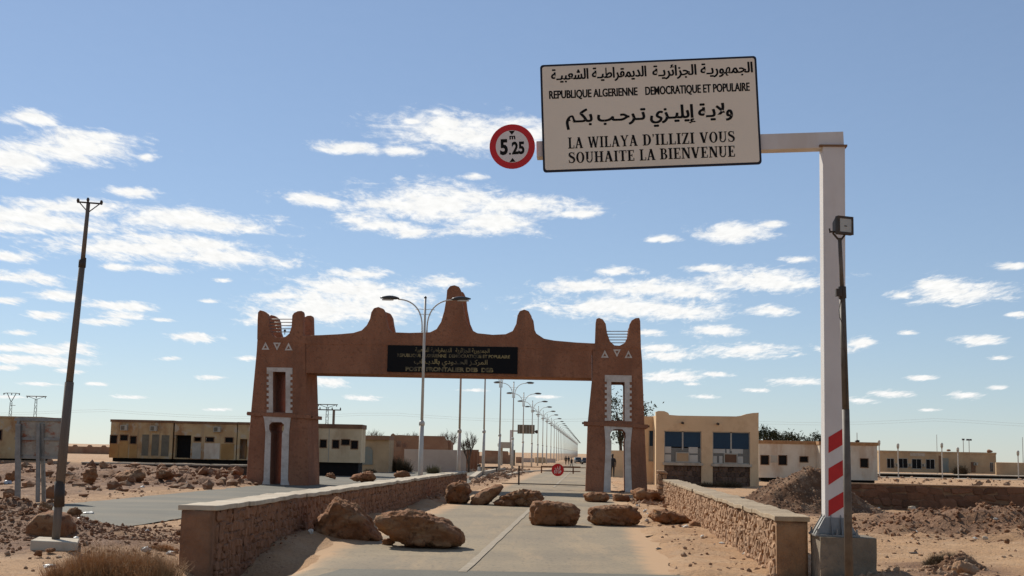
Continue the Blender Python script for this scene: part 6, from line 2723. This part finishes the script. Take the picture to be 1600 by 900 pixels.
bush('large dry brown bush spreading at the lower left in front of the rubble mound', 178, 908, 205, 64, m_bush, 4, 11000, clumps=40)
bush('grey-green thin scrub left of the large dry bush', 118, 900, 50, 26, m_bushg, 5, 900, clumps=4)
bush('small green tuft at the near end of the left parapet', 326, 884, 34, 20, m_bushg, 6, 1500, clumps=4)
bush('low dry scrub on the far slope above the large dry bush', 245, 858, 56, 14, m_bush, 7, 1200, clumps=5)
bush('dark scrub growing on the small earth heap at lower right', 1482, 884, 88, 27, m_bushd, 8, 5000, clumps=12)
bush('tiny green plant by the litter at the edge of the road', 428, 868, 26, 9, m_bushg, 9, 400, clumps=3)
bush('tall dark leafless bush in front of the red ruin', 624, 729, 40, 30, m_bushd, 10, 1500, d=104, clumps=9)
bush('rounded olive bush right of the nearest lamp post', 674, 733, 30, 19, m_bushg, 11, 1100, d=100, clumps=6)
bush('low brown bush at the foot of the tan building', 580, 730, 40, 9, m_bushd, 12, 1200, d=97, clumps=5)
bush('dark shrub before the right half of the far ochre building', 1501, 742, 18, 20, m_bushd, 13, 900, d=148, clumps=3)
bush('dark weeds at the stone base of the ochre checkpoint building', 1125, 762, 80, 12, m_bushd, 14, 1800, d=74, clumps=7)


def bare_tree(label, px, yb, yt, d, seed, spread=.5, m=m_twig):
    X = at(px, yb, d).x
    H = at(px, yt, d).z
    t = thing('bare_tree', label, 'tree', (X, d, 0))
    rg = random.Random(seed)
    tr, br = MB(), MB()
    hs = H * .28
    tr.tube([(X, d, -.2), (X + rg.uniform(-.1, .1), d, hs)], [.11, .08], 7)

    def grow(p, dr, L, r, lv):
        e = p + dr * L
        mid = p.lerp(e, .5) + Vector((rg.uniform(-1, 1), rg.uniform(-1, 1), 0)) * L * .05
        br.tube([p, mid, e], [r, r * .8, r * .6], 4, cap=False)
        if lv == 0:
            return
        for _ in range(3 if lv > 1 else 4):
            nd = (dr + Vector((rg.uniform(-1, 1), rg.uniform(-1, 1), rg.uniform(-.25, .7))) * spread * 1.1).normalized()
            grow(p.lerp(e, rg.uniform(.5, 1)), nd, L * rg.uniform(.6, .85), r * .6, lv - 1)
    for _ in range(5):
        dr = Vector((rg.uniform(-1, 1) * spread, rg.uniform(-1, 1) * spread, 1)).normalized()
        grow(Vector((X, d, hs * rg.uniform(.6, 1))), dr, (H - hs) * .34, .05, 4)
    tr.build('trunk', m_bark, t)
    br.build('crown', m, t, recalc=False)


bare_tree('bare tree above the tan building with the blue door', 582, 727, 659, 125, 1)
bare_tree('small bare tree behind the left part of the red ruin', 617, 727, 667, 135, 2)
bare_tree('low bare tree just left of the nearest lamp post', 641, 727, 667, 135, 3)
bare_tree('widest bare tree behind the right end of the red ruin', 697, 727, 661, 120, 4, .6)
bare_tree('slender bare tree just right of the second lamp post', 732, 728, 671, 106, 5, .35)
bare_tree('small bare tree above the left roof part of the far ochre building', 1425, 727, 698, 180, 6, .7)


def leafy_tree(label, px, yb, x0, x1, yt, ybc, d, seed, dens=900, ls=.16):
    X = at(px, yb, d).x
    t = thing('leafy_tree', label, 'tree', (X, d, 0))
    rg = random.Random(seed)
    xa, xb = at(x0, yt, d).x, at(x1, yt, d).x
    z0, z1 = at(px, ybc, d).z, at(px, yt, d).z
    tr = MB()
    cz = (z0 + z1) / 2
    tr.tube([(X, d, -.2), (X + .1, d, z0), (X, d, cz)], [.2, .14, .07], 8)
    cl = []
    for _ in range(16):
        c = Vector((rg.uniform(xa, xb), d + rg.uniform(-.35, .35) * (xb - xa), rg.uniform(z0 + (z1 - z0) * .2, z1)))
        u = ((c.x - (xa + xb) / 2) / ((xb - xa) / 2)) ** 2 + ((c.z - cz) / ((z1 - z0) / 2)) ** 2
        if u > 1.0:
            c.z = cz + (c.z - cz) * .6
        cl.append(c)
        tr.tube([(X, d, z0 * .8 + cz * .2), Vector((X, d, cz)).lerp(c, .5), c], [.06, .035, .012], 5)
    tr.build('trunk', m_bark, t)
    lf = MB()
    for i in range(dens):
        c = rg.choice(cl)
        r = (xb - xa) * .13
        p = c + Vector((rg.gauss(0, r), rg.gauss(0, r), rg.gauss(0, r * .7)))
        a, b_ = Vector((rg.uniform(-1, 1), rg.uniform(-1, 1), rg.uniform(-1, 1))).normalized(), Vector((rg.uniform(-1, 1), rg.uniform(-1, 1), rg.uniform(-1, 1))).normalized()
        s = ls * rg.uniform(.5, 1.2)
        k = len(lf.v)
        lf.v += [p - a * s, p + b_ * s * .4, p + a * s, p - b_ * s * .4]
        lf.f += [(k, k + 1, k + 2, k + 3)]
    lf.build('crown', m_leaf, t, recalc=False)


leafy_tree('sparse leafy tree behind the right gate tower, seen through its openings', 968, 730, 948, 1022, 613, 705, 112, 1, 1300, .17)
leafy_tree('dark leafy tree behind the left end of the white cabins', 1199, 730, 1184, 1214, 669, 700, 125, 2, 1500)
leafy_tree('low leafy tree above the middle of the white cabins', 1232, 730, 1214, 1256, 678, 702, 128, 3, 1500)
leafy_tree('low leafy tree above the seam of the white cabins', 1272, 730, 1255, 1291, 680, 702, 128, 4, 1300)


# ------------------------------------------------------------------ litter
def litter(label, px, py, w, h, seed, m=None, z=None):
    p = onz(px, py, 0)
    for _ in range(5):
        p = onz(px, py, ground(p.x, p.y))
    k = p.y / FPX
    rg = random.Random(seed)
    vs, fs = ICO[2]
    off = Vector((seed * 3.1, 0, 0))
    mb = MB()
    for v in vs:
        r = 1 + .7 * noise.fractal(v * 1.6 + off, .8, 2, 3)
        mb.v.append(Vector((p.x + v.x * r * w * k * .45, p.y + v.y * r * w * k * .35, ground(p.x, p.y) + h * k * .3 + v.z * r * h * k * .42)))
    mb.f = list(fs)
    o = mb.build('plastic_litter', m or m_plastic, loc=(p.x, p.y, ground(p.x, p.y)))
    return tag(o, label, 'litter')


litter('white plastic bag caught on top of the rubble mound right of the leaning pole', 139, 806, 20, 9, 1)
litter('flat white scrap lying on the sand below the pole footing', 78, 884, 26, 6, 2)
litter('pale blue bag beside the billboard legs', 11, 756, 12, 8, 3, mat('pale_blue_plastic', (.55, .60, .68), (.45, .5, .58), 5, .5, 0))
litter('white scrap in the scrub left of the parapet end', 228, 862, 16, 10, 4)
litter('crumpled white scrap between the dry bush and the parapet', 266, 866, 12, 9, 5)
litter('white scrap at the foot of the near end of the left parapet', 288, 860, 12, 9, 6)
litter('small white bag where the leaning slab meets the left parapet', 486, 834, 10, 9, 7)
litter('heap of grey and white litter on the sand at the left road edge', 428, 872, 28, 10, 8, mat('grey_litter', (.45, .43, .40), (.3, .28, .26), 8, .8, .3))
litter('white scrap near the bottom of the right parapet close to the camera', 1168, 868, 16, 8, 9)
litter('small dark and white scrap on the right shoulder below the pointed rock', 1072, 826, 14, 7, 10)
litter('white scrap by the small flat rock at the right parapet', 1106, 820, 9, 8, 11)
litter('small dark scrap on the sand of the right shoulder', 1030, 858, 10, 4, 12, m_iron)
litter('white scrap right of the oblong boulder', 1011, 817, 7, 6, 13)
litter('white litter between the rubble-topped slab and the right parapet', 1045, 781, 9, 8, 14)
litter('black scrap on the open sand right of the plinth', 1428, 866, 14, 4, 15, m_iron)
litter('white scrap behind the striped post at the foot of the stone wall', 1357, 794, 8, 9, 16)
litter('second white scrap along the stone wall, right of the first', 1373, 796, 6, 5, 17)
litter('white scraps under the dark upright boulder', 757, 790, 8, 7, 18)
litter('flat dark plank piece lying on the road left of the centre line', 786, 807, 38, 3, 19, m_greypan)
litter('grey scrap under the wedge-shaped boulder', 700, 852, 8, 4, 20)
